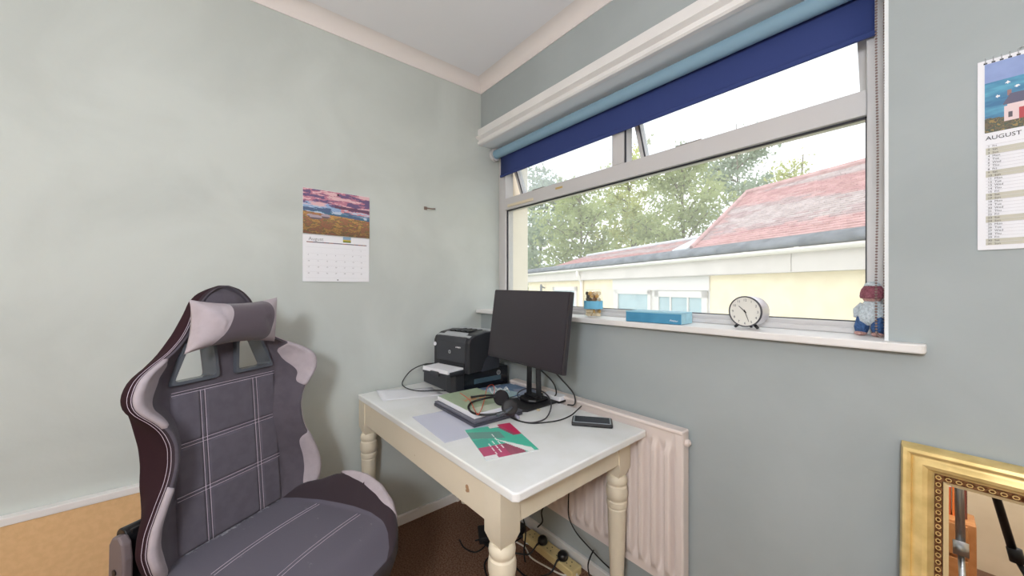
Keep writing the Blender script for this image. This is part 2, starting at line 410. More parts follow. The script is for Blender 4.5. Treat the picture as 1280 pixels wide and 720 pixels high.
def back_ctrl(v):
    W = smooth_tab(WT, v); Wb = smooth_tab(WBt, v); k = 1 - .80*sm(.50, .62, v) ; k *= .55 + .45*sm(-.03, .06, v)
    th = .062 * (1 - .75*sm(.73, .785, v)); pe = min(.162, W*.60)
    bulge = .02*sm(.60, .70, v) * (1 - sm(.74, .785, v))
    return [(0, bulge), (pe*.5, bulge), (pe, bulge*.7), (pe+.22*(W-pe), .010*k + bulge*.5), (pe+.60*(W-pe), .055*k), (W-.020, .083*k), (W-.004, .074*k), (W, .045*k), (max(Wb, .001)*.5 + W*.5, .012*k-.004), (Wb, -.02*th/.062), (Wb-.03*min(1, Wb/.1), -.05*th/.062), (Wb*.5, -th), (0, -th)]
NC = 4
def back_half(v):
    c = catmull([(a, b, 0) for a, b in back_ctrl(v)], NC); return [(p.x, p.y) for p in c]
vs_ = [-.03, -.02, -.01] + [i*.0125 for i in range(0, 60)] + [.755, .762, .768, .773, .778, .782, .785]
rings = []
for v in vs_:
    h = back_half(v); ring = [(s, o) for s, o in h] + [(-s, o) for s, o in h[-2:0:-1]]
    rings.append([bp(s, v, o) for s, o in ring])
nr = len(rings[0])
def mf(i, j):
    jj = j if j < nr/2 else nr - 1 - j
    return 0 if jj < 5*NC+2 else (1 if jj < 6*NC else 2)
mb = MB().loft(rings, 2, True, True, mf)
mb.m = mb.m
back = build('backrest', mb, [M_fab, M_fabd, M_side], chair, smooth=True)
back.data.polygons[-1].use_smooth = False
# belt slots cut through the backrest
cuts = []
SL = [[(-.150, .502), (-.040, .502), (-.046, .60), (-.106, .60)], [(.032, .502), (.142, .502), (.100, .60), (.040, .60)]]
def ringpoly(P, r):
    """rounded version of polygon P grown by r"""
    c = sum((Vector(p) for p in P), Vector((0, 0))) / len(P); out = []
    n = len(P)
    for i in range(n):
        a, b, d = Vector(P[i-1]), Vector(P[i]), Vector(P[(i+1) % n])
        grow = (b - c); b2 = b + Vector((math.copysign(r, grow.x), math.copysign(r, grow.y)))
        da = (a - b).normalized(); dd = (d - b).normalized(); q = .014
        for tt in (0, .25, .5, .75, 1):
            p = (b2 + da*q)*(1-tt)**2 + b2*2*tt*(1-tt) + (b2 + dd*q)*tt**2; out.append((p.x, p.y))
    return out
cut = MB()
for P in SL:
    q = ringpoly(P, .006)
    cut.prism(q, -.12, .12, 0, lambda p, z: bp(p[0], p[1], z))
co = build('slot_cutter', cut, M_bplas, chair)
md = back.modifiers.new('slots', 'BOOLEAN'); md.operation = 'DIFFERENCE'; md.object = co; md.solver = 'EXACT'
bpy.context.view_layer.update()
dg = bpy.context.evaluated_depsgraph_get(); me2 = bpy.data.meshes.new_from_object(back.evaluated_get(dg))
back.modifiers.clear(); back.data = me2; bpy.data.objects.remove(co)
for P in SL:
    o1 = ringpoly(P, .014); i1 = ringpoly(P, -.002); i2 = ringpoly(P, -.004)
    g = MB(); g.loft([[bp(p[0], p[1], z) for p in q] for q, z in ((o1, -.055), (o1, .006), (ringpoly(P, .011), .013), (ringpoly(P, .002), .013), (i1, .006), (i2, -.055), (o1, -.055))], 0, False)
    o = build('belt_slot_ring', g, M_bplas, chair); smooth_angle(o, .6)
# quilted centre panel
GH = [.165, .312]; GV = [-.078, .083]
def groove(d): return math.exp(-(d/.0035)**2)
def panel(u, w_):
    v = .004 + .462*u; s = (-.158 + .316*w_)
    dp = .009
    e = min(1, min(w_, 1-w_)/.03) * min(1, min(u, 1-u)/.02); dp *= max(0, e)**.6
    for gv in GV: dp -= .006*(groove(s-gv-.006) + groove(s-gv+.006))
    for gh in GH: dp -= .006*(groove(v-gh-.005) + groove(v-gh+.005))
    return bp(s, v, dp + .0005)
o = build('centre_panel', MB().grid(panel, 150, 130), mat('quilted_grey_plum_fabric', (98, 93, 103), .9, var=3, vscale=30, bump=.15, bscale=700, sheen=.1, spec=.2), chair, smooth=True)
st = MB()
def line(s0, v0, s1, v1, d=.0075, n=14): st.tube([bp(s0+(s1-s0)*i/n, v0+(v1-v0)*i/n, d) for i in range(n+1)], .0008, 4)
for gh in GH:
    for q in (-.005, .005): line(-.157, gh+q, .157, gh+q)
for gv in GV:
    for q in (-.006, .006): line(gv+q, .006, gv+q, .462)
for q in (.462, .470): line(-.157, q, .157, q, .006)
for sg in (-1, 1):       # seams along the rim of each wing
    for aa, dd in ((5.85, .0015), (6.25, .0015)):
        pts = []
        for i in range(60):
            v = -.01 + i*.012
            if v > .70: break
            h = back_half(v); x = aa*NC; i0 = int(x); f = x - i0; a, b = h[i0], h[i0+1]
            pts.append(bp(sg*(a[0]*(1-f)+b[0]*f + .001), v, a[1]*(1-f)+b[1]*f + dd))
        st.tube(pts, .0007, 4)
build('stitching', st, M_stitch, chair)
# light pads wrapped on the wings
def pad(sg, v0, v1, inner, outer=7.6):
    def f(u, w_):
        v = v0 + (v1-v0)*u; inn = inner(u); x = (inn + (outer-inn)*w_) * NC; h = back_half(v); i0 = min(int(x), len(h)-2); fr_ = x - i0
        a, b = h[i0], h[i0+1]; s = a[0]*(1-fr_)+b[0]*fr_; o = a[1]*(1-fr_)+b[1]*fr_
        n = Vector((b[1]-a[1], -(b[0]-a[0]))); n = -n.normalized() if n.length > 0 else Vector((0, 1))
        e = max(0, min(1, min(u, 1-u)/.08)) ** .5 * max(0, min(1, min(w_, 1-w_)/.12)) ** .5
        q = .0008 + .005*e
        return bp(sg*(s + n.x*q), v, o + n.y*q)
    g = MB().grid(f, 30, 14)
    if sg < 0: g.f = [tuple(reversed(x)) for x in g.f]
    build('wing_pad', g, M_pad, chair, smooth=True)
for sg in (1, -1):
    ou_ = 7.2 if sg > 0 else 5.7
    pad(sg, .395, .575, lambda u: 3.35 + .45*math.sin(u*6.0) + (ou_-3.9)*abs(2*u-1)**7, ou_)
    pad(sg, .000, .240, lambda u: 3.75 + .25*u + (ou_-4.1)*abs(2*u-1)**9, ou_)
# head pillow
def pil(p, q, side):
    a = max(0, 1-abs(p)**3.2); b = max(0, 1-abs(q)**2.6)
    s = -.012 + .137*p*(1-.10*(1-q*q)*abs(p)) + .010*q; v = .660 + .078*q*(1-.22*(1-p*p)) - .010*p*0
    th = .058*(a**.5)*(b**.5)
    return bp(s, v, .075 + (th if side > 0 else -th*.7) + .006*math.sin(9*p+4*q)*(abs(p) > .5)*(a*b))
def pilpart(name, p0, p1, m, c0=0, c1=0):
    g = MB()
    for side in (1, -1):
        h = MB().grid(lambda u, w_: pil((lambda q: (p0(q) + (p1(q)-p0(q))*u))(2*w_-1), 2*w_-1, side), 14, 22)
        if side < 0: h.f = [tuple(reversed(x)) for x in h.f]
        g.add(h.v, h.f)
    return build(name, g, m, pilo, smooth=True)
pilo = build('head_pillow', MB().ball(bp(-.012, .66, .07), (.02, .09, .045)), M_fabd, chair, smooth=True)
pilpart('pillow_centre', lambda q: -.38-.08*q*q+.15*q, lambda q: .74-.16*q*q, mat('pillow_plum_fabric', (92, 82, 90), .9, bump=.15, bscale=700, sheen=.3, spec=.2))
pilpart('pillow_end', lambda q: -1, lambda q: -.38-.08*q*q+.15*q, M_pad)
pilpart('pillow_end', lambda q: .74-.16*q*q, lambda q: 1, M_pad)
for sg in (-1, 1): build('pillow_strap', MB().tube([bp(sg*.060, .70, .04), bp(sg*.072, .715, .0), bp(sg*.066, .71, -.05)], .006, 6), M_fabd, pilo, smooth=True)
# seat cushion with raised side bolsters
def seatW(x): return interp([(-.03, .19), (0, .215), (.06, .235), (.15, .25), (.30, .256), (.38, .25), (.44, .228), (.48, .198), (.51, .155), (.53, .10)], x)
def bolH(x): return interp([(-.03, .01), (0, .018), (.06, .040), (.12, .055), (.18, .080), (.25, .094), (.32, .090), (.38, .068), (.44, .034), (.49, .01), (.53, 0)], x)
def seat_ctrl(x, sc=1):
    W = seatW(x); b = bolH(x)*sc; fz_ = -.022*sm(.42, .53, x)**2*2; zt = .478 + fz_ + .004*math.sin(x*6)
    fl = .12*(1-.55*sm(.45, .53, x))
    return [(0, zt), (W*.35, zt), (W*.66, zt), (W*.74, zt+.01*b/.09), (W*.82, zt+.62*b), (W*.90, zt+b), (W*.965, zt+b*.92), (W, zt+b*.6-.008), (W+.002, zt-.03), (W*.96, zt-.09*fl/.12), (W*.8, zt-fl), (0, zt-fl)]
def seat_half(x, sc=1): return [(p.x, p.y) for p in catmull([(a, b, 0) for a, b in seat_ctrl(x, sc)], NC)]
LOWB = lambda x: .18 + .6*sm(.28, .42, x)
xs = [-.03 + i*.0125 for i in range(44)] + [.523, .528]
rings = []
for x in xs:
    h = seat_half(x); h2 = seat_half(x, LOWB(x)); ring = [(a, b) for a, b in h] + [(-a, b) for a, b in h2[-2:0:-1]]; rings.append([(x, a, b) for a, b in ring])
nr = len(rings[0])
def fabric_dusty():
    m = mat('seat_plum_fabric_dusty', (98, 94, 106), .92, bump=.15, bscale=700, sheen=.15, spec=.2); t = m.node_tree; b = t.nodes['Principled BSDF']
    tcn = t.nodes.new('ShaderNodeTexCoord'); n = t.nodes.new('ShaderNodeTexNoise'); n.inputs['Scale'].default_value = 26; n.inputs['Detail'].default_value = 9; n.inputs['Roughness'].default_value = .75
    sp = t.nodes.new('ShaderNodeSeparateXYZ'); mr = t.nodes.new('ShaderNodeMapRange'); mr.inputs['From Min'].default_value = .025; mr.inputs['From Max'].default_value = -.005; mr.inputs['To Max'].default_value = .22
    ad = t.nodes.new('ShaderNodeMath'); r = t.nodes.new('ShaderNodeValToRGB'); r.color_ramp.elements[0].position = .64; r.color_ramp.elements[0].color = lin((98, 94, 106)); r.color_ramp.elements[1].position = .80; r.color_ramp.elements[1].color = lin((190, 188, 196))
    L = t.links.new; L(tcn.outputs['Object'], n.inputs['Vector']); L(tcn.outputs['Object'], sp.inputs[0]); L(sp.outputs['X'], mr.inputs['Value']); L(n.outputs['Fac'], ad.inputs[0]); L(mr.outputs[0], ad.inputs[1]); L(ad.outputs[0], r.inputs['Fac']); L(r.outputs['Color'], b.inputs['Base Color']); return m
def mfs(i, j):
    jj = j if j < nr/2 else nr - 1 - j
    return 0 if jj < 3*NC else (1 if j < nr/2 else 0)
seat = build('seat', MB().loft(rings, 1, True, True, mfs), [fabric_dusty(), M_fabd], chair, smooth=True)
st = MB()
for x0 in (.145, .157, .325, .337):
    st.tube([(x0 + .012*abs(y/.17)**2, y, .4795 + .004*math.sin(x0*6)) for y in [-.17 + .34*i/16 for i in range(17)]], .0008, 4)
build('seat_stitching', st, M_stitch, chair)
for sg in (1, -1):
    def f(u, w_):
        x = .17 + .31*u; inn = 4.1 + .9*(1-u)**1.5 + 2.6*abs(2*u-1)**6; xx = (inn + (7.1-inn)*w_)*NC; h = seat_half(x, 1 if sg > 0 else LOWB(x)); i0 = int(xx); fr_ = xx-i0; a, b = h[i0], h[i0+1]
        e = .003 + .005*(max(0, min(u, 1-u)/.1) if min(u, 1-u) < .1 else 1)**.5 * (min(w_, 1-w_)/.12 if min(w_, 1-w_) < .12 else 1)**.5
        return (x, sg*(a[0]*(1-fr_)+b[0]*fr_ + e*.5), a[1]*(1-fr_)+b[1]*fr_ + e)
    g = MB().grid(f, 30, 10)
    if sg > 0: g.f = [tuple(reversed(x)) for x in g.f]
    build('bolster_pad', g, M_pad, chair, smooth=True)
# recliner covers and under-frame
M_cov = mat('grey_brown_plastic_cover', (118, 106, 108), .45)
for sg in (-1, 1):
    y0 = sg*.262
    poly = [(-.075, .385), (-.045, .375), (.0, .40), (.005, .56), (-.002, .60), (-.02, .615), (-.045, .61), (-.058, .59), (-.062, .50), (-.075, .43)]
    g = MB().prism([(x, z) for x, z in poly], y0, y0+sg*.022, 0, lambda p, z: (p[0]+.01, z, p[1]))
    if sg < 0: g.f = [tuple(reversed(x)) for x in g.f]
    c = build('recliner_cover', g, M_cov, chair, bevel=.006, seg=3)
    g = MB().cyl((-.02, y0+sg*.020, .525), (-.02, y0+sg*.0245, .525), .0075, n=14).cyl((-.026, y0+sg*.020, .512), (-.026, y0+sg*.0245, .512), .005, n=12); build('screw_hole', g, M_black, c)
    g = MB().cyl((-.02, y0-sg*.04, .375), (-.02, y0+sg*.03, .375), .045, n=26); build('hinge_cover', g, M_cov, chair, bevel=.008, seg=3)
    g = MB().box((-.025, y0-sg*.02, .50), (.035, .03, .24)); g.cyl((-.03, y0-sg*.05, .60), (-.03, y0+sg*.005, .60), .024, n=18); build('recliner_bracket', g, M_black, chair, bevel=.003)
g = MB().bb(-.03, .40, -.20, .20, .335, .362); g.bb(.10, .32, -.09, .09, .28, .335); build('seat_plate', g, M_black, chair, bevel=.004)
g = MB().lathe([(.028, .10), (.028, .20), (.022, .205), (.022, .285)], (.20, 0, 0), 20); build('gas_column', g, M_black, chair, smooth=False)
for k in range(5):
    a = 2*math.pi*k/5 + .3; d = Vector((math.cos(a), math.sin(a), 0)); c = Vector((.20, 0, 0))
    g = MB().tube([c + Vector((0, 0, .12)), c + d*.12 + Vector((0, 0, .115)), c + d*.28 + Vector((0, 0, .075))], [.032, .026, .018], 10); b_ = build('base_arm', g, M_black, chair, smooth=True)
    n_ = Vector((-d.y, d.x, 0)); q = c + d*.285 + Vector((0, 0, .028))
    g = MB().cyl(q - n_*.022, q - n_*.006, .028, n=18).cyl(q + n_*.006, q + n_*.022, .028, n=18).cyl(q - n_*.006 + Vector((0,0,.0)), q + n_*.006, .012, n=10); g.cyl(q + Vector((0, 0, .01)), q + Vector((0, 0, .055)), .006, n=8)
    build('caster', g, M_black, b_)

# ------------------------------------------------------------------ radiator
M_rad = mat('cream_radiator_enamel', (232, 220, 214), .35)
t = thing('radiator', (.80, -.06, .2), 'cream panel radiator with vertical flutes under the window sill', 'radiator')
RX0, RX1, RZ0, RZ1 = .36, 1.286, .205, .760
def radf(u, v):
    x = RX0 + .03 + (RX1-RX0-.06)*u; z = RZ0 + (RZ1-RZ0)*v
    e = sm(.05, .11, v) * (1 - sm(.84, .91, v)); n = 17
    r = .5 - .5*math.cos(2*math.pi*u*n)
    return (x, -.042 - .027*sm(.2, .8, r)*e - .012*(1-e), z)
g = MB().grid(radf, 272, 44)
o = build('front_panel', g, M_rad, t, True, smooth=True)
build('edge_strip', MB().bb(RX0, RX0+.031, -.062, -.016, RZ0, RZ1), M_rad, t, True, bevel=.006); build('edge_strip', MB().bb(RX1-.031, RX1, -.062, -.016, RZ0, RZ1), M_rad, t, True, bevel=.006)
build('panel_body', MB().bb(RX0+.03, RX1-.03, -.038, -.016, RZ0+.002, RZ1-.004), M_rad, t, True, bevel=.004)
build('top_rail', MB().bb(RX0, RX1, -.066, -.016, RZ1-.012, RZ1+.003), M_rad, t, True, bevel=.006, seg=3)
build('end_plug', MB().cyl((RX1-.001, -.040, .722), (RX1+.012, -.040, .722), .012, n=16).cyl((RX1+.012, -.040, .722), (RX1+.016, -.040, .722), .006, n=12), M_rad, t, True, bevel=.002)
build('bracket', MB().bb(1.0, 1.03, -.017, .0, .25, .70), M_rad, t, True); build('bracket', MB().bb(.5, .53, -.017, .0, .25, .70), M_rad, t, True)
build('pipe', MB().tube(catmull([(RX0-.03, -.040, 0), (RX0-.03, -.040, .15), (RX0-.03, -.040, .24), (RX0+.005, -.040, .245)], 6), .008, 10), M_rad, t, True, smooth=True)
build('pipe', MB().tube(catmull([(RX1+.0, -.040, .245), (RX1-.02, -.040, .2), (RX1-.02, -.030, .0)], 6), .008, 10), M_rad, t, True, smooth=True)
# boxed corner pipe seen where the skirting turns
struct('trim_8', MB().bb(.0, .022, -.185, -.165, .0, .30), M_gloss, bevel=.003)

# ------------------------------------------------------------------ monitor
M_bez = mat('dark_monitor_plastic', (46, 43, 48), .4); M_scr = mat('switched_off_screen', (52, 47, 53), .28, spec=.5)
mc = Vector((.705, -.27, 0)); t = thing('computer_monitor', (mc.x-.03, -.18, TT), 'black widescreen monitor on a stand, switched off, at the back of the table', 'monitor')
TL = math.radians(-7.5)
MR = Matrix.Rotation(math.radians(-1), 3, 'Z') @ Matrix.Rotation(TL, 3, 'X') @ Matrix.Rotation(math.radians(.7), 3, 'Y'); cc = Vector((mc.x-.003, -.262, 1.083))
g = MB().box(cc + MR @ Vector((0, .012, 0)), (.490, .022, .316), M=MR); g.box(cc + MR @ Vector((0, .033, -.01)), (.30, .03, .20), M=MR); build('casing', g, M_bez, t, True, bevel=.004)
build('screen', MB().box(cc + MR @ Vector((0, -.0005, .004)), (.478, .003, .298), M=MR), M_scr, t, True)
g = MB()
a0 = Vector((.700, -.205, 1.02)); b0 = Vector((.658, -.165, TT+.02))
for q in (-.026, .026): g.tube([a0 + Vector((q, 0, 0)), b0 + Vector((q*1.25, 0, 0))], [.015, .017], 4)
g.box(a0 + Vector((0, .0, .03)), (.085, .03, .07)); g.box(b0 + Vector((0, .0, 0)), (.09, .04, .03))
build('neck', g, M_black, t, True, bevel=.003)
g = MB().prism([(.585, -.06), (.575, -.27), (.60, -.30), (.725, -.305), (.745, -.28), (.738, -.075), (.72, -.055)], TT, TT+.009); build('base_plate', g, M_blackm, t, True, bevel=.003)
g = MB().prism([(.61, -.12), (.605, -.20), (.625, -.225), (.685, -.225), (.71, -.20), (.705, -.12)], TT+.009, TT+.026); build('stand_foot', g, M_black, t, True, bevel=.006, seg=3)

# ------------------------------------------------------------------ printers
M_pr = mat('printer_black', (40, 41, 46), .4); M_prg = mat('printer_gloss_black', (24, 26, 32), .18); M_prt = mat('printer_charcoal', (58, 60, 66), .5)
t = thing('inkjet_printer', (.175, -.22, TT), 'low wide black inkjet printer underneath the laser printer', 'printer', 0)
g = MB().prism([(.01, -.385), (.322, -.385), (.328, -.378), (.328, -.05), (.01, -.05)], TT, TT+.098); build('body', g, M_prg, t, True, bevel=.006, seg=3)
build('front_cover', MB().bb(.02, .28, -.395, -.38, TT+.004, TT+.094), M_prt, t, True, bevel=.004)
build('corner_panel', MB().prism([(.275, -.40), (.32, -.40), (.341, -.385), (.341, -.335), (.326, -.33), (.275, -.38)], TT+.002, TT+.096), M_pr, t, True, bevel=.006, seg=3)
build('control_strip', MB().bb(.327, .332, -.27, -.10, TT+.03, TT+.055), mat('bluish_control_strip', (70, 92, 104), .3), t, True, bevel=.002)
g = MB().cyl((.328, -.115, TT+.068), (.3305, -.115, TT+.068), .013, n=20); lg = build('badge', g, M_silver, t, True)
text('badge_lettering', 'hp', .016, frame_mat(Vector((.3308, -.124, TT+.064)), (0, 1, 0), (0, 0, 1)), M_ink, lg)
# laser printer on top
LR = math.radians(12); t = thing('laser_printer', (.238, -.262, TT+.098), 'black laser printer with silver top and a paper-loaded front tray', 'printer', LR)
def PB(name, mb, m, **k): return build(name, mb, m, t, **k)
side = [(-.105, 0), (-.105, .150), (-.095, .170), (-.06, .188), (.02, .198), (.11, .192), (.115, .14), (.115, 0)]
g = MB().prism(side, -.13, .13, 0, lambda p, z: (z, p[0], p[1])); 
g.f = [tuple(reversed(x)) for x in g.f]
PB('body', g, M_pr, bevel=.008, seg=3)
g = MB().prism([(-.108, .05), (-.108, .150), (-.098, .172), (-.09, .176), (-.09, .05)], -.105, .105, 0, lambda p, z: (z, p[0], p[1])); g.f = [tuple(reversed(x)) for x in g.f]
PB('front_door', g, M_prt, bevel=.003)
top = MB(); 
def tz(y): return interp([(p[0], p[1]) for p in side[2:6]], y)
for x0, x1, y0, y1 in ((-.118, -.075, -.09, .10), (.085, .118, -.09, .10), (-.075, .085, .06, .10), (-.075, .085, -.09, -.062)):
    top.add([(x, y, tz(y)+d) for d in (-.002, .007) for x, y in ((x0, y0), (x1, y0), (x1, y1), (x0, y1))], [(3,2,1,0), (4,5,6,7), (0,1,5,4), (1,2,6,5), (2,3,7,6), (3,0,4,7)])
PB('top_cover', top, mat('printer_silver_grey', (172, 176, 180), .35), bevel=.003)
g = MB()
for i in range(4): g.bb(-.06 + i*.038, -.045 + i*.038, -.055, .055, tz(0)-.002, tz(0)+.004)
PB('output_slot_ribs', g, M_black)
g = MB().bb(-.10, .10, -.20, -.10, .0, .012); g.bb(-.10, -.096, -.20, -.10, 0, .022); g.bb(.096, .10, -.20, -.10, 0, .022); PB('paper_tray', g, M_prt, bevel=.002)
g = MB().bb(-.03, .03, -.212, -.20, -.005, .018); PB('tray_latch', g, M_prt, bevel=.003)
PB('output_mouth', MB().bb(-.08, .10, -.109, -.104, .030, .052), M_black)
PB('paper_stack', MB().bb(-.093, .093, -.205, -.105, .012, .030), M_paper, bevel=.002)
PB('side_flap', MB().prism([(-.02, .0), (.115, .0), (.115, .06), (.06, .085), (.01, .06)], .130, .133, 0, lambda p, z: (z, p[0], p[1])), mat('printer_side_sheen', (56, 58, 66), .25))
g = MB().cyl((-.002, -.1085, .098), (-.002, -.1115, .098), .009, n=18); lg = PB('badge', g, M_silver)
text('badge_lettering', 'hp', .011, frame_mat(Matrix.LocRotScale(t.location, t.rotation_euler, t.scale) @ Vector((-.008, -.1118, .095)), (math.cos(LR), math.sin(LR), 0), (0, 0, 1)), M_ink, lg)
text('model_lettering', 'LASERJET', .009, frame_mat(Matrix.LocRotScale(t.location, t.rotation_euler, t.scale) @ Vector((.04, -.1085, .122)), (math.cos(LR), math.sin(LR), 0), (0, 0, 1)), M_whiteink, t)
g = MB().cyl((-.117, -.1055, .128), (-.117, -.109, .128), .010, n=18); PB('round_sticker', g, M_paper)

# ------------------------------------------------------------------ things lying on the table
def sheet(name, corners, z, label, m, thick=.0008, curl=None, n=8):
    c = [Vector(p) for p in corners]
    def f(u, v):
        p = (c[0]*(1-u)*(1-v) + c[1]*u*(1-v) + c[2]*u*v + c[3]*(1-u)*v); return (p[0], p[1], z + (curl(u, v) if curl else 0))
    g = MB().grid(f, n, n); o = build(name, g, m, None, solid=thick, smooth=True); tag(o, label, 'paper'); return o
def xy(px, py, z): p = at(px, py, z); return (p.x, p.y, 0)
sheet('paper_sheet', [(.055, -.665, 0), (.215, -.690, 0), (.305, -.43, 0), (.15, -.41, 0)], TT+.0015, 'white paper sheet with a curled corner at the left end of the table', M_paper, curl=lambda u, v: .012*(1-u)*(1-v)**2*(1-u))
g = MB().grid(lambda u, v: (.495 + .30*u + .02*v, -.675 + .20*v - .02*u, TT+.0012), 2, 2); tag(build('plastic_wallet', g, mat('pale_lilac_film', (214, 216, 232), .2), None, solid=.0008), 'pale lilac translucent plastic wallet lying flat in front of the laptop', 'folder')
# laptop under green pad
def rbox(name, c, size, rz, m, parent=None, bevel=.003, **k): return build(name, MB().box(c, size, rz), m, parent, True, bevel=bevel, **k)
L0 = Vector((.590, -.430, TT)); lz = math.radians(-1)
t = thing('laptop', L0, 'closed dark grey laptop underneath the pale green notepad', 'laptop', lz)
build('base', MB().box((0, 0, .008), (.325, .232, .013)), mat('dark_grey_laptop', (70, 70, 82), .4), t, bevel=.003)
build('lid', MB().box((0, .001, .0185), (.325, .230, .007)), mat('slate_laptop_lid', (104, 104, 118), .35), t, bevel=.003)
t = thing('notepad', L0 + Vector((-.012, .004, .0225)), 'thick notepad with a pale green cover lying on the laptop', 'notepad', lz)
build('pages', MB().box((0, 0, .010), (.298, .205, .019)), M_paper, t, bevel=.001)
def padc(u, v):
    b = (172, 190, 160)
    if .42 < u < .50 and .25 < v < .92: return (214, 158, 112) if fbm(u, v, 14) > -.15 else b
    if .34 < u < .42 and .45 < v < .8 and fbm(u, v, 20) > .05: return (218, 166, 120)
    if u > .80: return (206, 216, 196)
    return tuple(c + 6*fbm(u, v, 6) for c in b)
mt = Matrix.LocRotScale(t.location, t.rotation_euler, t.scale)
printed('cover', mt @ Vector((-.149, -.1025, .0202)), (.298*math.cos(lz), .298*math.sin(lz), 0), (-.205*math.sin(lz), .205*math.cos(lz), 0), 60, 44, padc, t)
# brochure
B4 = [Vector((.749, -.589, 0)), Vector((.985, -.662, 0)), Vector((1.032, -.472, 0)), Vector((.795, -.418, 0))]
def brc(u, v):
    if u < .10 and .50 < v < .70: return (240, 236, 236)
    if u < .45 and v > .62 + .45*u: return (208, 48, 96) if v > .70 + .45*u else (168, 84, 108)
    k = u - .58 - (v - .5)*1.15
    if .42 < v < .92 and abs(k + .02) < .13*(v - .40)/.5: return (238, 242, 238)
    if u > .90 and v < .22: return (244, 240, 242)
    if u > .66 and v < .74 and k > 0: return (192, 84, 120) if v < .45 else (166, 92, 112)
    if .10 + .25*v < u < .34 + .25*v and v < .62: return (112, 158, 146)
    if u > .40 and v < .30: return (80, 178, 158)
    return (84, 196, 168)
q0, q1, q3 = B4[0], B4[1], B4[3]
br = build('brochure', MB().prism([(p.x, p.y) for p in (B4[0], B4[1], B4[1] + (B4[3]-B4[0]), B4[3])], TT+.0004, TT+.0034), mat('brochure_edge', (210, 215, 215), .4)); tag(br, 'glossy brochure with green, pink and white shapes near the front edge of the table', 'brochure')
eu, ev = (q1 - q0), (q3 - q0)
printed('cover_print', q0 + Vector((0, 0, TT+.0037)), eu, ev, 64, 48, brc, br)
un, vn = eu.normalized(), ev.normalized()
g = MB()
for r_, (a, b) in enumerate(((.30, .78), (.52, .88), (.58, .92))):
    p_ = q0 + eu*a + ev*(.44 - .10*r_) + Vector((0, 0, TT+.0040)); q_ = q0 + eu*b + ev*(.44 - .10*r_) + Vector((0, 0, TT+.0040))
    n_ = int((b-a)*40)
    for k in range(n_):
        if k % 5 == 4: continue
        c_ = p_ + (q_-p_)*(k+.5)/n_; g.box(c_, ((q_-p_).length/n_*.7, .004, .0004), math.atan2(eu.y, eu.x))
build('title_lettering', g, M_whiteink, br)
# phone / external drive
PHC = (at(709, 525, TT) + at(770, 533, TT)) / 2
ph = thing('smartphone', (.995, -.178, TT), 'black smartphone with a pale rim at the right end of the table', 'phone', math.radians(38))
build('body', MB().box((0, 0, .007), (.150, .078, .014)), M_black, ph, bevel=.005, seg=3)
build('rim', MB().box((0, 0, .0145), (.140, .069, .0015)), mat('pale_phone_rim', (150, 160, 165), .35), ph, bevel=.0007)
build('display', MB().box((.0, 0, .0156), (.128, .060, .0012)), mat('phone_display', (34, 38, 50), .12), ph)
# folders and papers by the printer
sheets = [('card_folder', (.36, -.20), (.20, .30), -8, TT+.0, .006, (118, 144, 176), 'slate blue card folder lying between the printer and monitor stand'),
          ('paper_wad', (.40, -.26), (.17, .20), 14, TT+.0065, .004, (188, 214, 220), 'pale blue printed leaflets lying on the blue folder'),
          ('envelope', (.475, -.11), (.15, .10), -20, TT+.007, .002, (160, 172, 196), 'grey blue envelope lying on the folder behind the monitor stand')]
for nm, (cx, cy), (sx, sy), a, z0, th, c, lb in sheets:
    o = build(nm, MB().box((cx+.08, cy, z0+th/2+.0005), (sx, sy, th), math.radians(a)), mat(nm+'_paper', c, .6, var=6, vscale=14), None, bevel=.001); tag(o, lb, 'paper')
# crumpled clear packaging
g = MB(); random.seed(3)
for k in range(4):
    c = Vector((.452 + .018*k, -.245 + .014*k, TT+.022 + .006*(k % 2)))
    g.tube(catmull([c + Vector((.016*math.cos(a), .012*math.sin(a), .010*math.sin(2*a+k))) for a in [2*math.pi*i/8 for i in range(9)]], 3), .0022, 6)
tag(build('earphones', g, mat('translucent_white_plastic', (232, 236, 238), .3), smooth=True), 'small coil of white earphone lead on the leaflets', 'earphones')
# headset
hz = TT + .0435
t = thing('headset', at(628, 500, hz), 'black headset with two round ear pads lying on the notepad', 'headset')
def hp(px, py, z): return at(px, py, z)
band = catmull([hp(620, 496, hz+.035), hp(606, 498, hz+.018), hp(590, 503, hz+.006), hp(585.5, 509, hz+.004), hp(590, 515.5, hz+.004), hp(602, 518.5, hz+.004), hp(618, 517.5, hz+.008), hp(632, 514, hz+.02)], 6)
build('headband', MB().tube(band, .0042, 8), M_black, t, True, smooth=True)
for i, (px, py, z) in enumerate(((626.5, 497, hz+.028), (637, 509, hz+.022))):
    c = hp(px, py, z); d = Vector((.80, -.58, .25)).normalized() if i == 0 else Vector((.75, -.45, .35)).normalized()
    g = MB().tube([c - d*.016, c - d*.012, c + d*.008, c + d*.012], [.020, .030, .031, .022], 22); build('ear_pad', g, mat('foam_black', (30, 28, 32), .9) if i == 0 else M_blackm, t, True, smooth=True)
build('band_slider', MB().tube([hp(621, 519, hz+.008), hp(633, 514, hz+.018), hp(642, 508, hz+.024)], [.006, .007, .006], 8), M_bplas, t, True, smooth=True)
build('microphone_boom', MB().tube(catmull([hp(618, 494, hz+.034), hp(604, 494.5, hz+.022), hp(589, 496.5, hz+.012)], 6), [.0045]*12 + [.0065], 8), M_black, t, True, smooth=True)
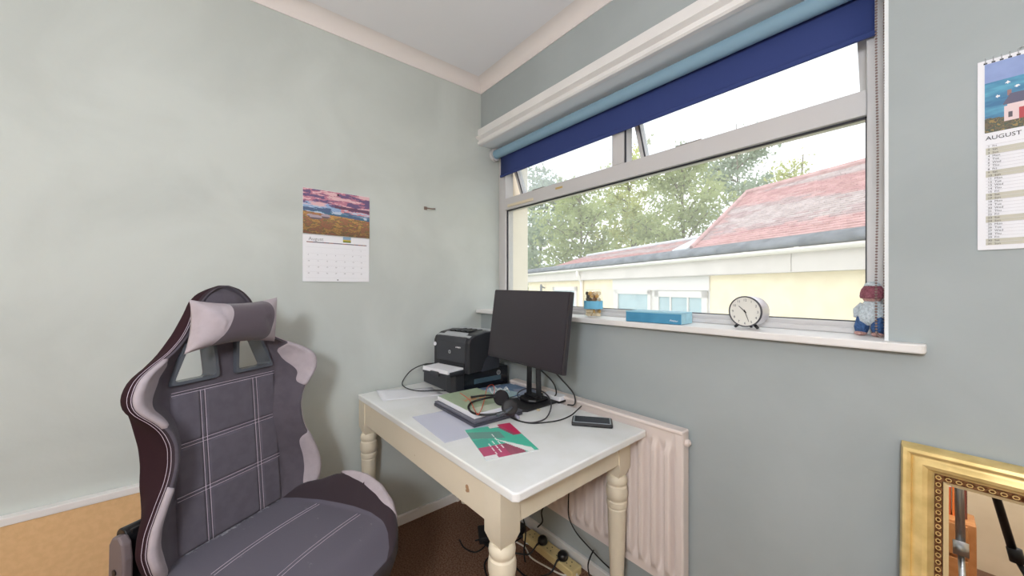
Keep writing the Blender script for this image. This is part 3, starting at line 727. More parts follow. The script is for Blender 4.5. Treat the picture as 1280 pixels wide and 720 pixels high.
# cords
def cord(name, pts, r, m, label, cat='cable', group=None):
    o = build(name, MB().tube(catmull(pts, 7), r, 7), m, None, smooth=True); tag(o, label, cat, group); return o
M_or = mat('orange_cord', (222, 92, 62), .5)
z1, z2 = TT+.05, TT+.044
cord('orange_cord', [at(575, 491, z2+.002), at(587, 500, z2+.004), at(593, 512, z2+.004), at(598, 518, z2+.008), at(604, 505, z1), at(607, 492, z1+.02), at(610, 483, z1+.02), at(616, 481, z1+.01), at(618, 488, z1), at(617, 494, z2+.01)], .0016, M_or, 'thin orange cord tangled over the headset and notepad')
g0 = TT+.003
cord('grey_cable', [at(640, 521, g0), at(652, 527, g0), at(668, 528, g0), at(683, 522, g0+.01), at(689, 507, g0+.03), at(684, 494, g0+.045), at(672, 487, g0+.05), at(657, 486, g0+.045), at(647, 492, g0+.03), at(650, 500, g0+.012)], .0028, mat('dark_grey_cable', (62, 62, 68), .45), 'dark grey cable looped in front of the monitor stand')
cord('black_cable', [at(634, 519, g0), at(645, 525, g0), at(663, 529, g0), at(682, 528, g0), at(700, 525, g0), at(714, 519, g0), at(722, 512, g0), at(728.5, 506, g0)], .0024, M_cable, 'thin black cable running from the headset towards the radiator')
cord('headset_connector', [at(638, 511, TT+.03), at(643, 518, TT+.008), at(648, 522, TT+.006)], .006, mat('clear_lilac_plug', (196, 192, 214), .3), 'small pale plug at the edge of the laptop by the ear pad', 'plug')
cord('monitor_cable', [Vector((.60, -.215, 1.0)), Vector((.615, -.19, .93)), Vector((.665, -.15, .89)), Vector((.72, -.11, .83)), Vector((.735, -.10, .78)), Vector((.70, -.09, .745))], .0032, M_cable, 'black cable dropping behind the left of the monitor neck')
cord('monitor_cable', [Vector((.735, -.20, 1.0)), Vector((.74, -.17, .93)), Vector((.79, -.13, .86)), Vector((.835, -.10, .80)), Vector((.84, -.098, TT+.02)), Vector((.81, -.11, TT+.012))], .0032, M_cable, 'black cable hanging in a curve right of the monitor neck')
cord('printer_cable', [Vector((.14, -.40, .855)), Vector((.10, -.43, .85)), Vector((.07, -.49, .82)), at(503, 478, TT+.02), at(508, 485, TT+.010), at(524, 488.5, TT+.008), at(548, 488, TT+.006), at(562, 489, TT+.005)], .0027, M_cable, 'black cable curling from the printers over the paper sheet')
g = MB().box((.70, -.075, TT+.019), (.10, .05, .02), math.radians(4)); t_ = thing('usb_hub', (.70, -.075, TT), 'small white box behind the monitor stand', 'hub'); g.v = [(a-.70, b+.075, c-TT) for a, b, c in g.v]; build('case', g, M_paper, t_, bevel=.002)
g = MB().box((0, 0, .0045), (.10, .05, .009)); build('foot', g, M_blackm, t_, bevel=.002)
tag(build('loose_button', MB().lathe([(.007, TT+.0001), (.009, TT+.002), (.007, TT+.005)], tuple(at(673, 513, TT)[:2]) + (0,), 14), mat('beige_button', (226, 206, 172), .4)), 'tiny beige cap lying beside the monitor base plate', 'cap')

# ------------------------------------------------------------------ sill things
SZ = 1.12
# jar
t = thing('glass_jar', (.835, .035, SZ), 'clear glass jar of shells with a blue paper band on the sill', 'jar')
M_jar = glass('jar_glass', (250, 252, 252), .10)
prof = [(.034, .0), (.040, .004), (.041, .02), (.041, .095), (.037, .105), (.035, .110), (.036, .122), (.037, .124)]
o = build('glass', MB().loft([[(r*math.cos(2*math.pi*k/28), r*math.sin(2*math.pi*k/28), z) for k in range(28)] for r, z in prof], 0, False), M_jar, t, smooth=True)
build('label_band', MB().loft([[(.0418*math.cos(2*math.pi*k/28), .0418*math.sin(2*math.pi*k/28), z) for k in range(28)] for z in (.037, .072)], 0, False), mat('blue_paper_band', (112, 184, 216), .7), t, smooth=True)
random.seed(5)
shc = [mat('shell_'+n, c, .5, var=12, vscale=60) for n, c in (('brown', (120, 82, 52)), ('cream', (232, 212, 176)), ('amber', (214, 168, 90)), ('dark', (62, 52, 48)))]
for lay, z in ((0, .012), (1, .026), (2, .078), (3, .094), (4, .044), (5, .060), (6, .106)):
    for k in range(7):
        a = 2*math.pi*k/7 + lay*.5; r = .026 if k < 6 else .004
        R = Matrix.Rotation(random.random()*3, 3, 'Z') @ Matrix.Rotation(random.random()*3, 3, 'X')
        g = MB(); g.tube([R @ Vector((0, 0, -.010)), R @ Vector((0, 0, -.004)), R @ Vector((.002, 0, .004)), R @ Vector((.001, 0, .011))], [.002, .0085, .007, .0015], 8)
        g.v = [(x + r*math.cos(a), y + r*math.sin(a), zz + z) for x, y, zz in g.v]
        m_ = random.choice(shc[1:3] if lay < 2 else shc)
        o = build('shell', g, m_, None, smooth=True); o.location = (.835, .035, SZ)
        tag(o, 'one of the small shells packed inside the glass jar on the sill', 'shell', 'shells inside the glass jar')
# blue box
t = thing('card_box', (1.155, .012, SZ), 'long flat sky blue cardboard box lying on the sill', 'box', math.radians(4))
build('box_body', MB().box((0, 0, .020), (.212, .095, .038)), mat('sky_blue_card', (72, 146, 186), .5, var=5, vscale=20), t, bevel=.002)
build('lid', MB().box((0, 0, .0395), (.214, .097, .006)), mat('pale_blue_card', (150, 200, 220), .5), t, bevel=.002)
M_bx = Matrix.LocRotScale(t.location, t.rotation_euler, t.scale)
build('end_panel', MB().box((.1065, 0, .020), (.002, .093, .036)), mat('ice_blue_card', (172, 220, 236), .5, var=10, vscale=40), t)
build('script_mark', MB().tube(catmull([(.066, -.0480, .012), (.070, -.0480, .017), (.073, -.0480, .012), (.077, -.0480, .015), (.080, -.0480, .011), (.084, -.0480, .015), (.088, -.0480, .011), (.094, -.0480, .014)], 4), .0009, 5), M_whiteink, t)
# clock
CR = .048; cz = SZ + .0555
t = thing('alarm_clock', (1.450, .035, SZ), 'round silver alarm clock with a pale dial and little black feet on the sill', 'clock', math.radians(-6))
def ydisc(prof, n=40):  # lathe about the y axis
    return [[(r*math.cos(2*math.pi*k/n), y, .0555 + r*math.sin(2*math.pi*k/n)) for k in range(n)] for r, y in prof]
o = build('case', MB().loft(ydisc([(.042, .040), (.0470, .033), (.0485, .0), (.0485, -.020), (.047, -.022)])), mat('satin_silver_case', (216, 214, 218), .35, metal=.55), t); smooth_angle(o, .6)
o = build('bezel', MB().loft(ydisc([(.0485, -.019), (.0490, -.024), (.0470, -.027), (.0455, -.026), (.0455, -.019)]), 0, False), mat('dark_grey_bezel', (72, 72, 78), .35), t, smooth=True)
build('dial', MB().loft(ydisc([(.046, -.0205), (.046, -.0225)])), mat('dial_ivory', (232, 231, 224), .5), t)
cm = Matrix.LocRotScale(t.location, t.rotation_euler, t.scale)
for n in range(1, 13):
    a = math.radians(90 - n*30); r = .0365
    p = cm @ Vector((r*math.cos(a), -.0228, .0555 + r*math.sin(a) - .0038))
    text('numeral', str(n), .0105, frame_mat(p, (math.cos(-.105), math.sin(-.105), 0), (0, 0, 1)), M_ink, t, .0001, 'CENTER')
def hand(ang, L, wdt, name):
    a = math.radians(90 - ang); d = Vector((math.cos(a), 0, math.sin(a))); n = Vector((-d.z, 0, d.x)); c = Vector((0, -.0238, .0555))
    g = MB(); pts = [c - d*.006 - n*wdt, c - d*.006 + n*wdt, c + d*L + n*wdt*.6, c + d*L - n*wdt*.6]
    g.add([p + Vector((0, e, 0)) for e in (0, .0006) for p in pts], [(3,2,1,0), (4,5,6,7), (0,1,5,4), (1,2,6,5), (2,3,7,6), (3,0,4,7)]); build(name, g, M_black, t)
hand(313, .025, .0012, 'hour_hand'); hand(160, .034, .0010, 'minute_hand')
build('hub', MB().loft(ydisc([(.0022, -.022), (.0022, -.0255)], 12)), M_black, t)
for sx in (-1, 1):
    build('foot', MB().tube([(sx*.024, -.012, .014), (sx*.033, -.014, .005), (sx*.034, -.014, .0035)], [.005, .0045, .0035], 10), M_black, t, smooth=True)
build('foot', MB().tube([(0, .018, .010), (0, .020, .003)], .004, 10), M_black, t)
# knitted doll
M_kn = lambda n, c: mat(n, c, .95, var=12, vscale=120, bump=1.0, bscale=220)
t = thing('knitted_doll', (1.729, .092, SZ), 'knitted doll in maroon hat, white jumper and blue trousers at the right sill end', 'doll', math.radians(-20))
t.scale = (.80, .85, .96)
kb, kw, km, kp = M_kn('blue_knit', (62, 98, 150)), M_kn('white_knit', (222, 232, 238)), M_kn('maroon_knit', (158, 92, 106)), M_kn('pink_knit', (214, 168, 160))
build('body', MB().lathe([(.020, .030), (.034, .042), (.036, .062), (.030, .084), (.020, .098), (.012, .10)], n=20), kw, t, smooth=True)
for sx in (-1, 1):
    l = build('leg', MB().tube([(sx*.018, .0, .060), (sx*.021, -.008, .045), (sx*.023, -.014, .022), (sx*.023, -.014, .009)], [.014, .018, .019, .015], 14), kb, t, smooth=True)
    build('shoe', MB().ball((sx*.023, -.018, .007), (.016, .020, .0068)), kp, l, smooth=True)
    build('arm', MB().tube([(sx*.026, 0, .088), (sx*.040, -.006, .070), (sx*.038, -.012, .052)], [.009, .011, .008], 12), kw, t, smooth=True)
build('head', MB().ball((0, -.002, .114), (.026, .025, .024)), kp, t, smooth=True)
build('hat', MB().lathe([(.030, .106), (.032, .112), (.031, .122), (.028, .132), (.020, .142)], (0, 0, 0), 20), km, t, smooth=True)
build('pompom', MB().lathe([(.021, .139), (.020, .146), (.012, .152), (.003, .154)], (0, 0, 0), 18), kw, t, smooth=True)

# ------------------------------------------------------------------ calendars and hook on the walls
t = thing('wall_calendar', (.004, -.829, 1.28), 'open calendar with a sunset moorland photo pinned on the left wall', 'calendar')
build('pages', MB().bb(.002, .006, -.975, -.682, 1.280, 1.494), M_paper, t, True)
build('top_leaf', MB().bb(.002, .009, -.975, -.682, 1.496, 1.703), M_paper, t, True)
def cal1(u, v):
    n = fbm(u, v, 3.2, 1); m_ = fbm(u*1, v*3, 5, 2)
    hz_ = .50 - .10*u
    if v > hz_:
        k = (v - hz_)/(1-hz_)
        if k < .18: c = (70, 118, 142) if k < .10 else (110, 140, 170)
        elif k < .45: c = (150, 178, 216) if u < .55 else (218, 150, 160)
        else: c = (196, 130, 150)
        s = m_
        if s > .12: c = (228, 190, 196) if k > .3 else (190, 205, 225)
        if s < -.22: c = (112, 92, 132) if k > .3 else (84, 104, 140)
        if .32 < k < .44 and u > .45: c = (110, 78, 104)
        return c
    k = v/hz_
    for cx, cy, rx, ry in ((.18, .38, .09, .05), (.32, .42, .07, .05), (.10, .41, .05, .03)):
        if ((u-cx)/rx)**2 + ((v-cy)/ry)**2 < 1: return (176, 160, 172) if v > cy-.01 else (110, 98, 108)
    b = [(150, 112, 84), (176, 132, 84), (196, 152, 92), (132, 116, 80), (168, 112, 88)][int((fbm(u, v*1.8, 9, 4)+1)*3.6) % 5]
    return tuple(c*(.75+.3*k) for c in b)
printed('photograph', (.0095, -.975, 1.497), (0, .293, 0), (0, 0, .205), 150, 100, cal1, t)
YA, ZA = (0, 1, 0), (0, 0, 1)
text('month_lettering', 'August', .022, frame_mat(Vector((.0064, -.952, 1.468)), YA, ZA), M_greyink, t)
printed('small_photograph', (.0065, -.805, 1.468), (0, .036, 0), (0, 0, .026), 10, 8, lambda u, v: (140, 170, 200) if v > .55 else ((200, 180, 70) if v > .2 else (110, 130, 60)), t)
printed('strip_line', (.0064, -.960, 1.458), (0, .265, 0), (0, 0, .004), 40, 1, lambda u, v: (150, 96, 92) if fbm(u, 0, 9) > 0 else (96, 88, 110), t)
g = MB()
for k in range(6): g.bb(.006, .0063, -.963, -.694, 1.297 + k*.028, 1.2975 + k*.028)
build('ruled_lines', g, mat('pale_rule_ink', (205, 205, 210), .7), t, True)
d = 1
for r in range(5):
    for c in range(7):
        i = r*7 + c - 4
        if 1 <= i <= 31: text('date_number', str(i), .008, frame_mat(Vector((.0062, -.955 + c*.0385, 1.428 - r*.028)), YA, ZA), M_greyink, t, .0001)
build('pin', MB().cyl((.002, -.828, 1.690), (.014, -.828, 1.690), .004, n=10), M_black, t, True)
build('hanging_hole', MB().cyl((.0058, -.828, 1.288), (.0065, -.828, 1.288), .0035, n=12), M_greyink, t, True)
# slim calendar on the window wall
t = thing('slim_calendar', (1.985, -.004, 1.33), 'slim spiral-bound calendar with a seaside cottage picture on the window wall', 'calendar')
build('pages', MB().bb(1.903, 2.067, -.005, -.001, 1.332, 1.740), M_paper, t, True)
def cal2(u, v):
    if v > .72: return tuple(c + 10*fbm(u, v, 4) for c in (138, 158, 206))
    if u > .17 and .12 < v < .36 - .03*(u < .2):
        if .30 < u < .36 and .12 < v < .28: return (178, 48, 56)
        if .21 < u < .245 and .17 < v < .24: return (80, 70, 78)
        return (226, 204, 204)
    if .36 <= v < .50 and u > .16 + (v-.36)*.45: return (86, 84, 110)
    if .20 < u < .235 and .48 < v < .56: return (150, 110, 104)
    if v < .13 + .07*(u < .17) + .02*fbm(u, 0, 9): return [(70, 62, 40), (142, 116, 56), (58, 70, 48), (96, 84, 50)][int((fbm(u, v, 16, 3)+1)*2.8) % 4]
    for cx, cy in ((.115, .50), (.205, .665), (.285, .585), (.6, .62)):
        if abs(u-cx)*1.2 + abs(v-cy)*1.6 < .03: return (240, 242, 244)
    n = fbm(u*.6, v*3, 5, 5); k = .5 + .5*max(-1, min(1, n*1.6))
    return tuple(a + (b-a)*k for a, b in zip((84, 162, 192), (44, 108, 152)))
printed('picture', (1.9125, -.0056, 1.583), (.145, 0, 0), (0, 0, .148), 110, 90, cal2, t)
text('month_lettering', 'AUGUST', .0118, frame_mat(Vector((1.9135, -.0056, 1.5675)), (1, 0, 0), (0, 0, 1)), M_ink, t)
wk = [0, 7, 8, 14, 15, 21, 22, 28, 29]
g = MB(); g2 = MB()
for k in range(31):
    z = 1.557 - k*.00695
    if k % 7 in (1, 2): g.bb(1.914, 2.06, -.0056, -.005, z-.0065, z)
    g2.bb(1.914, 2.06, -.0056, -.005, z-.0003, z)
build('weekend_band', g, mat('pale_khaki_ink', (206, 204, 190), .7), t, True); build('ruled_lines', g2, mat('faint_rule_ink', (190, 190, 195), .7), t, True)
for k in range(31): text('date_number', str(k+1) + '  ' + ['Fri', 'Sat', 'Sun', 'Mon', 'Tue', 'Wed', 'Thu'][k % 7], .0056, frame_mat(Vector((1.9165, -.0060, 1.5515 - k*.00695)), (1, 0, 0), (0, 0, 1)), M_ink, t, .0001)
g = MB()
for k in range(15): g.bb(1.911 + k*.0105, 1.916 + k*.0105, -.0056, -.005, 1.7315, 1.7345)
build('binding_holes', g, M_ink, t, True)
g = MB()
for k in range(15):
    c = Vector((1.9135 + k*.0105, -.003, 1.739)); g.tube([c + Vector((0, .0035*math.cos(a)-.0015, .0055*math.sin(a))) for a in [2*math.pi*i/8 for i in range(9)]], .0007, 5)
g.tube(catmull([(1.955, -.005, 1.744), (1.985, -.005, 1.760), (2.015, -.005, 1.744)], 5), .001, 5)
build('wire_binding', g, M_silver, t, True, smooth=True)
# bracket on left wall
t = thing('wall_hook', (0, -.365, 1.69), 'small rusty metal hook screwed to the left wall right of the calendar', 'hook')
M_rust = mat('dull_brown_metal', (140, 120, 112), .5, metal=.5)
build('plate', MB().box((.004, -.375, 1.692), (.006, .018, .018)), M_rust, t, True, bevel=.002)
build('arm', MB().tube(catmull([(.004, -.375, 1.692), (.020, -.372, 1.690), (.030, -.350, 1.688), (.032, -.330, 1.690)], 5), .0035, 8), M_rust, t, True, smooth=True)

# ------------------------------------------------------------------ board low on the left wall
t = thing('hardboard_sheet', (.025, -2.0, 0), 'tan sheet of board standing against the left wall behind the chair', 'board')
build('board_face', MB().bb(.018, .030, -3.0, -1.23, 0.0, .525), mat('tan_hardboard', (228, 188, 138), .75, var=3, vscale=60, bump=.1, bscale=120), t, True)
build('white_top_rail', MB().bb(.002, .034, -3.0, -1.23, .525, .549), M_gloss, t, True, bevel=.002)

# ------------------------------------------------------------------ gilt mirror leaning on the wall
def goldm(): return mat('gilt_frame', (232, 205, 140), .40, metal=.45, var=12, vscale=18)
MG = goldm(); MGd = mat('dark_antique_gold', (120, 76, 40), .5, metal=.4, var=30, vscale=160, bump=.8, bscale=300); MGl = mat('pale_gold_slip', (226, 205, 160), .4, metal=.4)
LEAN = math.radians(7); MH = .885; MW = .66
t = thing('gilt_mirror', (1.79, -.13, 0), 'rectangular mirror in a wide gilt frame leaning against the window wall', 'mirror')
def mp(x, zz, d):  # d = out from the glass plane towards the room
    return (1.79 + x, -.004 - (MH - zz)*math.sin(LEAN) - .012 - d*math.cos(LEAN), zz*math.cos(LEAN) - d*math.sin(LEAN) + .004)
def ringframe(prof):
    rings = []
    for (ins, d) in prof:
        rings.append([mp(ins, MH-ins, d), mp(ins, ins, d), mp(MW-ins, ins, d), mp(MW-ins, MH-ins, d)])
    g = MB(); g.loft(rings, 0, False); g.f = [tuple(reversed(f)) for f in g.f]; return g
o = build('outer_moulding', ringframe([(0, -.008), (0, .012), (.004, .020), (.010, .022), (.016, .019), (.018, .012), (.024, .016), (.034, .019), (.042, .016), (.048, .008), (.052, .006), (.052, -.006)]), MG, t, True); smooth_angle(o, .5)
build('ornament_band', ringframe([(.052, -.002), (.0525, .009), (.064, .009), (.0645, -.002)]), MGd, t, True)
build('inner_slip', ringframe([(.0645, .0), (.065, .005), (.073, .002), (.073, -.004)]), MGl, t, True)
orn = MB()
def leafo(c, dirv, upv):
    for s_ in (-1, 1):
        pts = [c + dirv*(.0042*math.cos(a)*s_) + upv*(.0036*math.sin(a)) for a in [0, .8, 1.6, 2.4, 3.2, 4.0, 4.8]]; orn.tube(pts, .0009, 4)
n = 52
for k in range(n):
    zz = .058 + (MH-.116)*k/(n-1); 
    for xx in (.058, MW-.058): leafo(Vector(mp(xx, zz, .0095)), Vector(mp(xx, zz+.01, .0095)).__sub__(Vector(mp(xx, zz, .0095))).normalized(), Vector((1, 0, 0)))
for k in range(38):
    xx = .058 + (MW-.116)*k/37; leafo(Vector(mp(xx, MH-.058, .0095)), Vector((1, 0, 0)), Vector((0, 0, 1)))
build('ornament_scrolls', orn, MG, t, True, kind='stuff')
g = MB(); g.add([mp(.07, .07, 0), mp(MW-.07, .07, 0), mp(MW-.07, MH-.07, 0), mp(.07, MH-.07, 0)], [(0, 1, 2, 3)])
mm = mat('mirror_silver', (240, 238, 232), .01, metal=1); build('mirror_glass', g, mm, t, True)
g = MB(); g.add([mp(.01, .01, -.008), mp(MW-.01, .01, -.008), mp(MW-.01, MH-.01, -.008), mp(.01, MH-.01, -.008)], [(3, 2, 1, 0)]); build('back_board', g, M_blackm, t, True)

# ------------------------------------------------------------------ under the table: power strip, plugs, cords
t = thing('extension_block', (.67, -.075, 0), 'yellowed extension socket block lying on the carpet under the radiator', 'socket')
M_strip = mat('yellowed_plastic', (226, 206, 150), .45)
build('case', MB().bb(.515, .835, -.107, -.045, .004, .040), M_strip, t, True, bevel=.005, seg=3)
for k in range(5):
    x = .555 + k*.06
    g = MB()
    for a, b in ((0, .012), (-.011, -.010), (.011, -.010)): g.bb(x+a-.003, x+a+.003, -.076+b-.002, -.076+b+.002, .0395, .0405)
    build('socket_slots', g, M_black, t, True)
for x, y, lb in ((.625, -.078, 'black plug nearer the corner in the yellowed extension block'), (.755, -.080, 'black plug at the right end of the yellowed extension block')):
    t = thing('plug', (x, y, .041), lb, 'plug'); build('plug_body', MB().lathe([(.022, 0), (.024, .006), (.022, .020), (.015, .028), (.003, .029)], n=18), M_black, t, smooth=True)
    build('cord_grip', MB().cyl((.0, -.014, .010), (.0, -.040, .006), .006, .004, n=10), M_black, t, smooth=True)
def fl(px, py, z=.006): return at(px, py, z)
cord('white_flex', [Vector((.833, -.076, .02)), Vector((.855, -.10, .008)), fl(722, 716), fl(705, 719), fl(684, 709), fl(664, 697), fl(656, 684), Vector((.47, -.14, .007)), Vector((.44, -.08, .012))], .0038, M_wcable, 'white flex curving over the carpet from the extension block')
cord('black_flex', [Vector((.755, -.118, .047)), Vector((.75, -.16, .01)), Vector((.70, -.24, .006)), Vector((.60, -.24, .006)), Vector((.50, -.20, .006)), Vector((.43, -.12, .01)), Vector((.42, -.05, .02))], .0036, M_cable, 'black flex from the right-hand plug looping on the carpet')
cord('black_flex', [Vector((.625, -.116, .047)), Vector((.61, -.15, .012)), Vector((.56, -.19, .006)), Vector((.50, -.26, .006)), Vector((.52, -.34, .006)), Vector((.62, -.38, .006)), Vector((.72, -.36, .006))], .0036, M_cable, 'black flex from the corner-side plug trailing over the carpet')
yh = -.10
cord('hanging_cable', [aty(711, 596, yh), aty(711, 612, yh), aty(710.5, 640, yh), aty(713, 652, yh), aty(722, 668, yh), aty(739, 687, yh), aty(752, 701, yh), aty(764, 712, yh)], .0028, M_cable, 'long black cable hanging down in front of the radiator flutes')
cord('hanging_cable', [aty(742, 688, -.104), aty(738, 696, -.11), aty(735, 708, -.12), aty(738, 726, -.13)], .0030, M_cable, 'short black cable looped over the long hanging one near the carpet')
cord('hanging_cable', [aty(696, 606, yh), aty(690, 624, yh), aty(680, 633, yh), aty(677, 641, yh), aty(678, 652, yh), aty(672, 659, yh)], .0034, M_cable, 'black cable curling down beside the near left flutes under the table')
cord('hanging_cable', [aty(652, 640, -.16), aty(657, 664, -.16), aty(655, 690, -.17), aty(658, 712, -.2)], .0034, M_cable, 'black cable dropping just right of the front table leg')
t = thing('power_adapter', (.42, -.10, 0), 'black power adapter among cables near the corner under the table', 'adapter', .4)
build('brick', MB().box((0, 0, .022), (.13, .062, .040)), M_blackm, t, bevel=.005); build('lead', MB().tube(catmull([(-.065, 0, .02), (-.09, .01, .012), (-.10, -.04, .006), (-.04, -.08, .006), (.02, -.10, .006)], 6), .003, 7), M_cable, t, smooth=True)
t = thing('power_adapter', (.37, -.24, 0), 'black power adapter lying in front of the other one on the carpet', 'adapter', -.5)
build('brick', MB().box((0, 0, .018), (.10, .05, .034)), M_blackm, t, bevel=.005); build('lead', MB().tube(catmull([(.05, 0, .018), (.07, .0, .010), (.10, -.05, .006), (.06, -.10, .006), (.0, -.12, .006)], 6), .003, 7), M_cable, t, smooth=True)
random.seed(12)
for k in range(3):
    p = [Vector((.38 + .16*random.random(), -.08 - .22*random.random(), .007 + .02*random.random())) for _ in range(7)]
    cord('tangled_cable', p, .0032, M_cable, 'black cable in the tangle on the carpet near the room corner', group='tangled cables under the table')
t = thing('cable_tag', at(663, 680, .01), 'white folded tag among the cables on the carpet', 'tag'); build('paper_flap', MB().box((0, 0, 0), (.045, .012, .002), .5).box((.012, .02, .002), (.04, .010, .002), -.5), M_paper, t)

# ------------------------------------------------------------------ behind the camera (added fill lamp; the rest seen in the mirror)
t = thing('added_fill_lamp', (LP.x, LP.y, ZC), 'added round white fill lamp hanging unseen behind the camera', 'lamp')
build('ceiling_rose', MB().lathe([(.05, ZC-.02), (.055, ZC-.005), (.055, ZC)], (LP.x, LP.y, 0), 20), M_upvc, t, True)
build('cord', MB().cyl((LP.x, LP.y, 2.49), (LP.x, LP.y, LP.z+.14), .004, n=8), M_wcable, t, True)
build('fill_globe', MB().ball((LP.x, LP.y, LP.z), .15, 24, k=16), mat('fill_lamp_glow', (243, 248, 255), .4, emis=FILL_LAMP), t, True, smooth=True)
M_tanw = mat('tan_wood', (196, 130, 74), .5, var=10, vscale=4, dist=2)
t = thing('low_cabinet', (1.75, -2.55, 0), 'tan wooden cabinet behind the camera seen in the mirror', 'cabinet')
build('carcass', MB().bb(1.15, 1.95, -2.85, -2.38, 0, .41), M_tanw, t, True, bevel=.006)
for k in range(2): 
    o = build('drawer', MB().bb(1.18, 1.92, -2.38, -2.362, .03 + k*.19, .205 + k*.19), M_tanw, t, True, bevel=.004)
cols = [(206, 92, 40), (226, 120, 52), (190, 60, 40), (120, 60, 46), (232, 176, 60), (86, 70, 66), (214, 84, 60)]
random.seed(4); x = 1.20
k = 0
while x < 1.91:
    wv = .014 + .012*random.random(); hv = .15 + .09*random.random(); cc_ = cols[k % 7]
    t = thing('book', (x + wv/2, -2.62, .41), 'book in the row on the tan cabinet behind the camera', 'book', 0, 'books on the tan cabinet')
    build('cover', MB().bb(-wv/2, -wv/2+.002, -.07, .07, 0, hv).bb(wv/2-.002, wv/2, -.07, .07, 0, hv).bb(-wv/2, wv/2, .068, .07, 0, hv), mat('book_cover', cc_, .6), t)
    build('pages', MB().bb(-wv/2+.002, wv/2-.002, -.066, .068, .002, hv-.003), M_paper, t)
    x += wv + .002; k += 1
t = thing('camera_tripod', (CAM.x, CAM.y, 0), 'camera tripod with silver and black legs seen in the mirror', 'tripod')
for a, m_ in ((3.4, M_black), (1.5, M_silver), (-.5, M_black)):
    d = Vector((math.cos(a), math.sin(a), 0)); tp = CAM + Vector((0, 0, -.16)); mid = tp + d*.17 + Vector((0, 0, -.60)); ft = Vector((CAM.x, CAM.y, .01)) + d*.42
    l = build('leg', MB().cyl(tp + d*.03, mid, .013, n=12), m_, t, True, smooth=True); build('lower_leg', MB().cyl(mid, ft, .009, n=12), M_silver if m_ is M_silver else M_black, l, True, smooth=True)
    build('leg_clamp', MB().cyl(mid + Vector((0, 0, .025)), mid - Vector((0, 0, .025)) + d*.01, .021, n=14), M_silver if m_ is M_silver else M_blackm, l, True, smooth=True)
build('centre_column', MB().cyl(CAM + Vector((0, 0, -.07)), CAM + Vector((0, 0, -.50)), .012, n=12), M_silver, t, True, smooth=True)
build('head', MB().cyl(CAM + Vector((0, 0, -.13)), CAM + Vector((0, 0, -.06)), .02, n=14), M_black, t, True, smooth=True)

# ------------------------------------------------------------------ neighbouring building outside
E2 = Vector((-.938, .345, 0)).normalized(); N2 = Vector((-E2.y, E2.x, 0)); N2 = -N2 if N2.y > 0 else N2   # N2 points towards our window
P0 = Vector((1.33, 3.55, 0))
def nb(s, d, z): return P0 + E2*s + N2*d + Vector((0, 0, z))
def nbox(g, s0, s1, d0, d1, z0, z1, m=0):
    g.add([nb(s, d, z) for z in (z0, z1) for s, d in ((s0, d0), (s1, d0), (s1, d1), (s0, d1))], [(0,1,2,3), (7,6,5,4), (0,4,5,1), (1,5,6,2), (2,6,7,3), (3,7,4,0)], m); return g
def sat(px, d=0.0):
    """distance s along the building where pixel column px crosses it"""
    k = (px-640)/FP; dx, dy = FWD[0]+k*RGT[0], FWD[1]+k*RGT[1]
    q = P0 + N2*d; 
    # CAM + t*(dx,dy) = q + s*E2
    det = dx*(-E2.y) + E2.x*dy; rx, ry = q.x-CAM.x, q.y-CAM.y
    return (dx*ry - dy*rx) / det if False else (-(dx*ry - dy*rx) / (dx*E2.y - dy*E2.x))
GZ = 1.70; SE = sat(655)
def zat(px, py, d=0.0):
    s = sat(px, d); p = nb(s, d, 0); dep = (p.x-CAM.x)*FWD[0] + (p.y-CAM.y)*FWD[1]; return CAM.z - (py-360)/FP*dep
bt = thing('cream_outbuilding', nb(2, 0, -1.5), 'cream rendered single-storey building with red tiled roof outside the window', 'building')
def bpart(name, g, m, **k): return build(name, g, m, bt, True, **k)
DW = -.16
s_y0 = sat(888, DW); s_y1 = sat(768, DW)
zf = 1.43
bpart('wall', nbox(MB(), -4, SE, DW-.3, DW, -1.5, zf+.1), M_yellow)
bpart('fascia_board', nbox(MB(), -4, sat(985), -.10, -.055, zf, GZ+.02), M_fascia, bevel=.004)
bpart('fascia_board', nbox(MB(), sat(984), SE, -.105, -.06, zf, GZ+.02), M_fascia, bevel=.004)
bpart('soffit', nbox(MB(), -4, SE, DW, -.06, zf, zf+.012), M_fascia)
g = MB(); rr = .055
prof = [(rr*math.cos(a), -rr*math.sin(a)) for a in [math.pi*k/10 for k in range(11)]] + [((rr-.006)*math.cos(a), -(rr-.006)*math.sin(a)) for a in [math.pi - math.pi*k/10 for k in range(11)]]
g.loft([[nb(s, d, GZ+z) for d, z in prof] for s in (-4, SE+.1)]); bpart('gutter', g, M_gutter, smooth=True)
for px in (1000, 935, 868, 818, 785, 740, 700):
    s = sat(px); g = MB(); q = [((rr+.006)*math.cos(a), -(rr+.006)*math.sin(a)) for a in [math.pi*k/10 for k in range(11)]] + [(rr*math.cos(a), -rr*math.sin(a)) for a in [math.pi - math.pi*k/10 for k in range(11)]]
    g.loft([[nb(x, d, GZ+.006+z) for d, z in q] for x in (s-.025, s+.025)]); bpart('gutter_bracket', g, M_gutter)
s = sat(722); g = MB().tube(catmull([nb(s, .0, GZ-.05), nb(s, .0, GZ-.14), nb(s, -.08, GZ-.28), nb(s, -.11, GZ-.45), nb(s, -.11, -1.4)], 5), .04, 12); bpart('downpipe', g, M_gutter, smooth=True)
# felt strip at the eaves
g = MB(); g.loft([[nb(s, d, z) for d, z in ((.045, GZ+.015), (.055, GZ+.05), (.03, GZ+.10), (-.04, GZ+.145), (-.16, GZ+.165), (-.20, GZ+.10), (-.10, GZ+.02))] for s in (-4, 0, 2, 5, SE+.1)]); bpart('eaves_felt', g, M_felt, smooth=True)
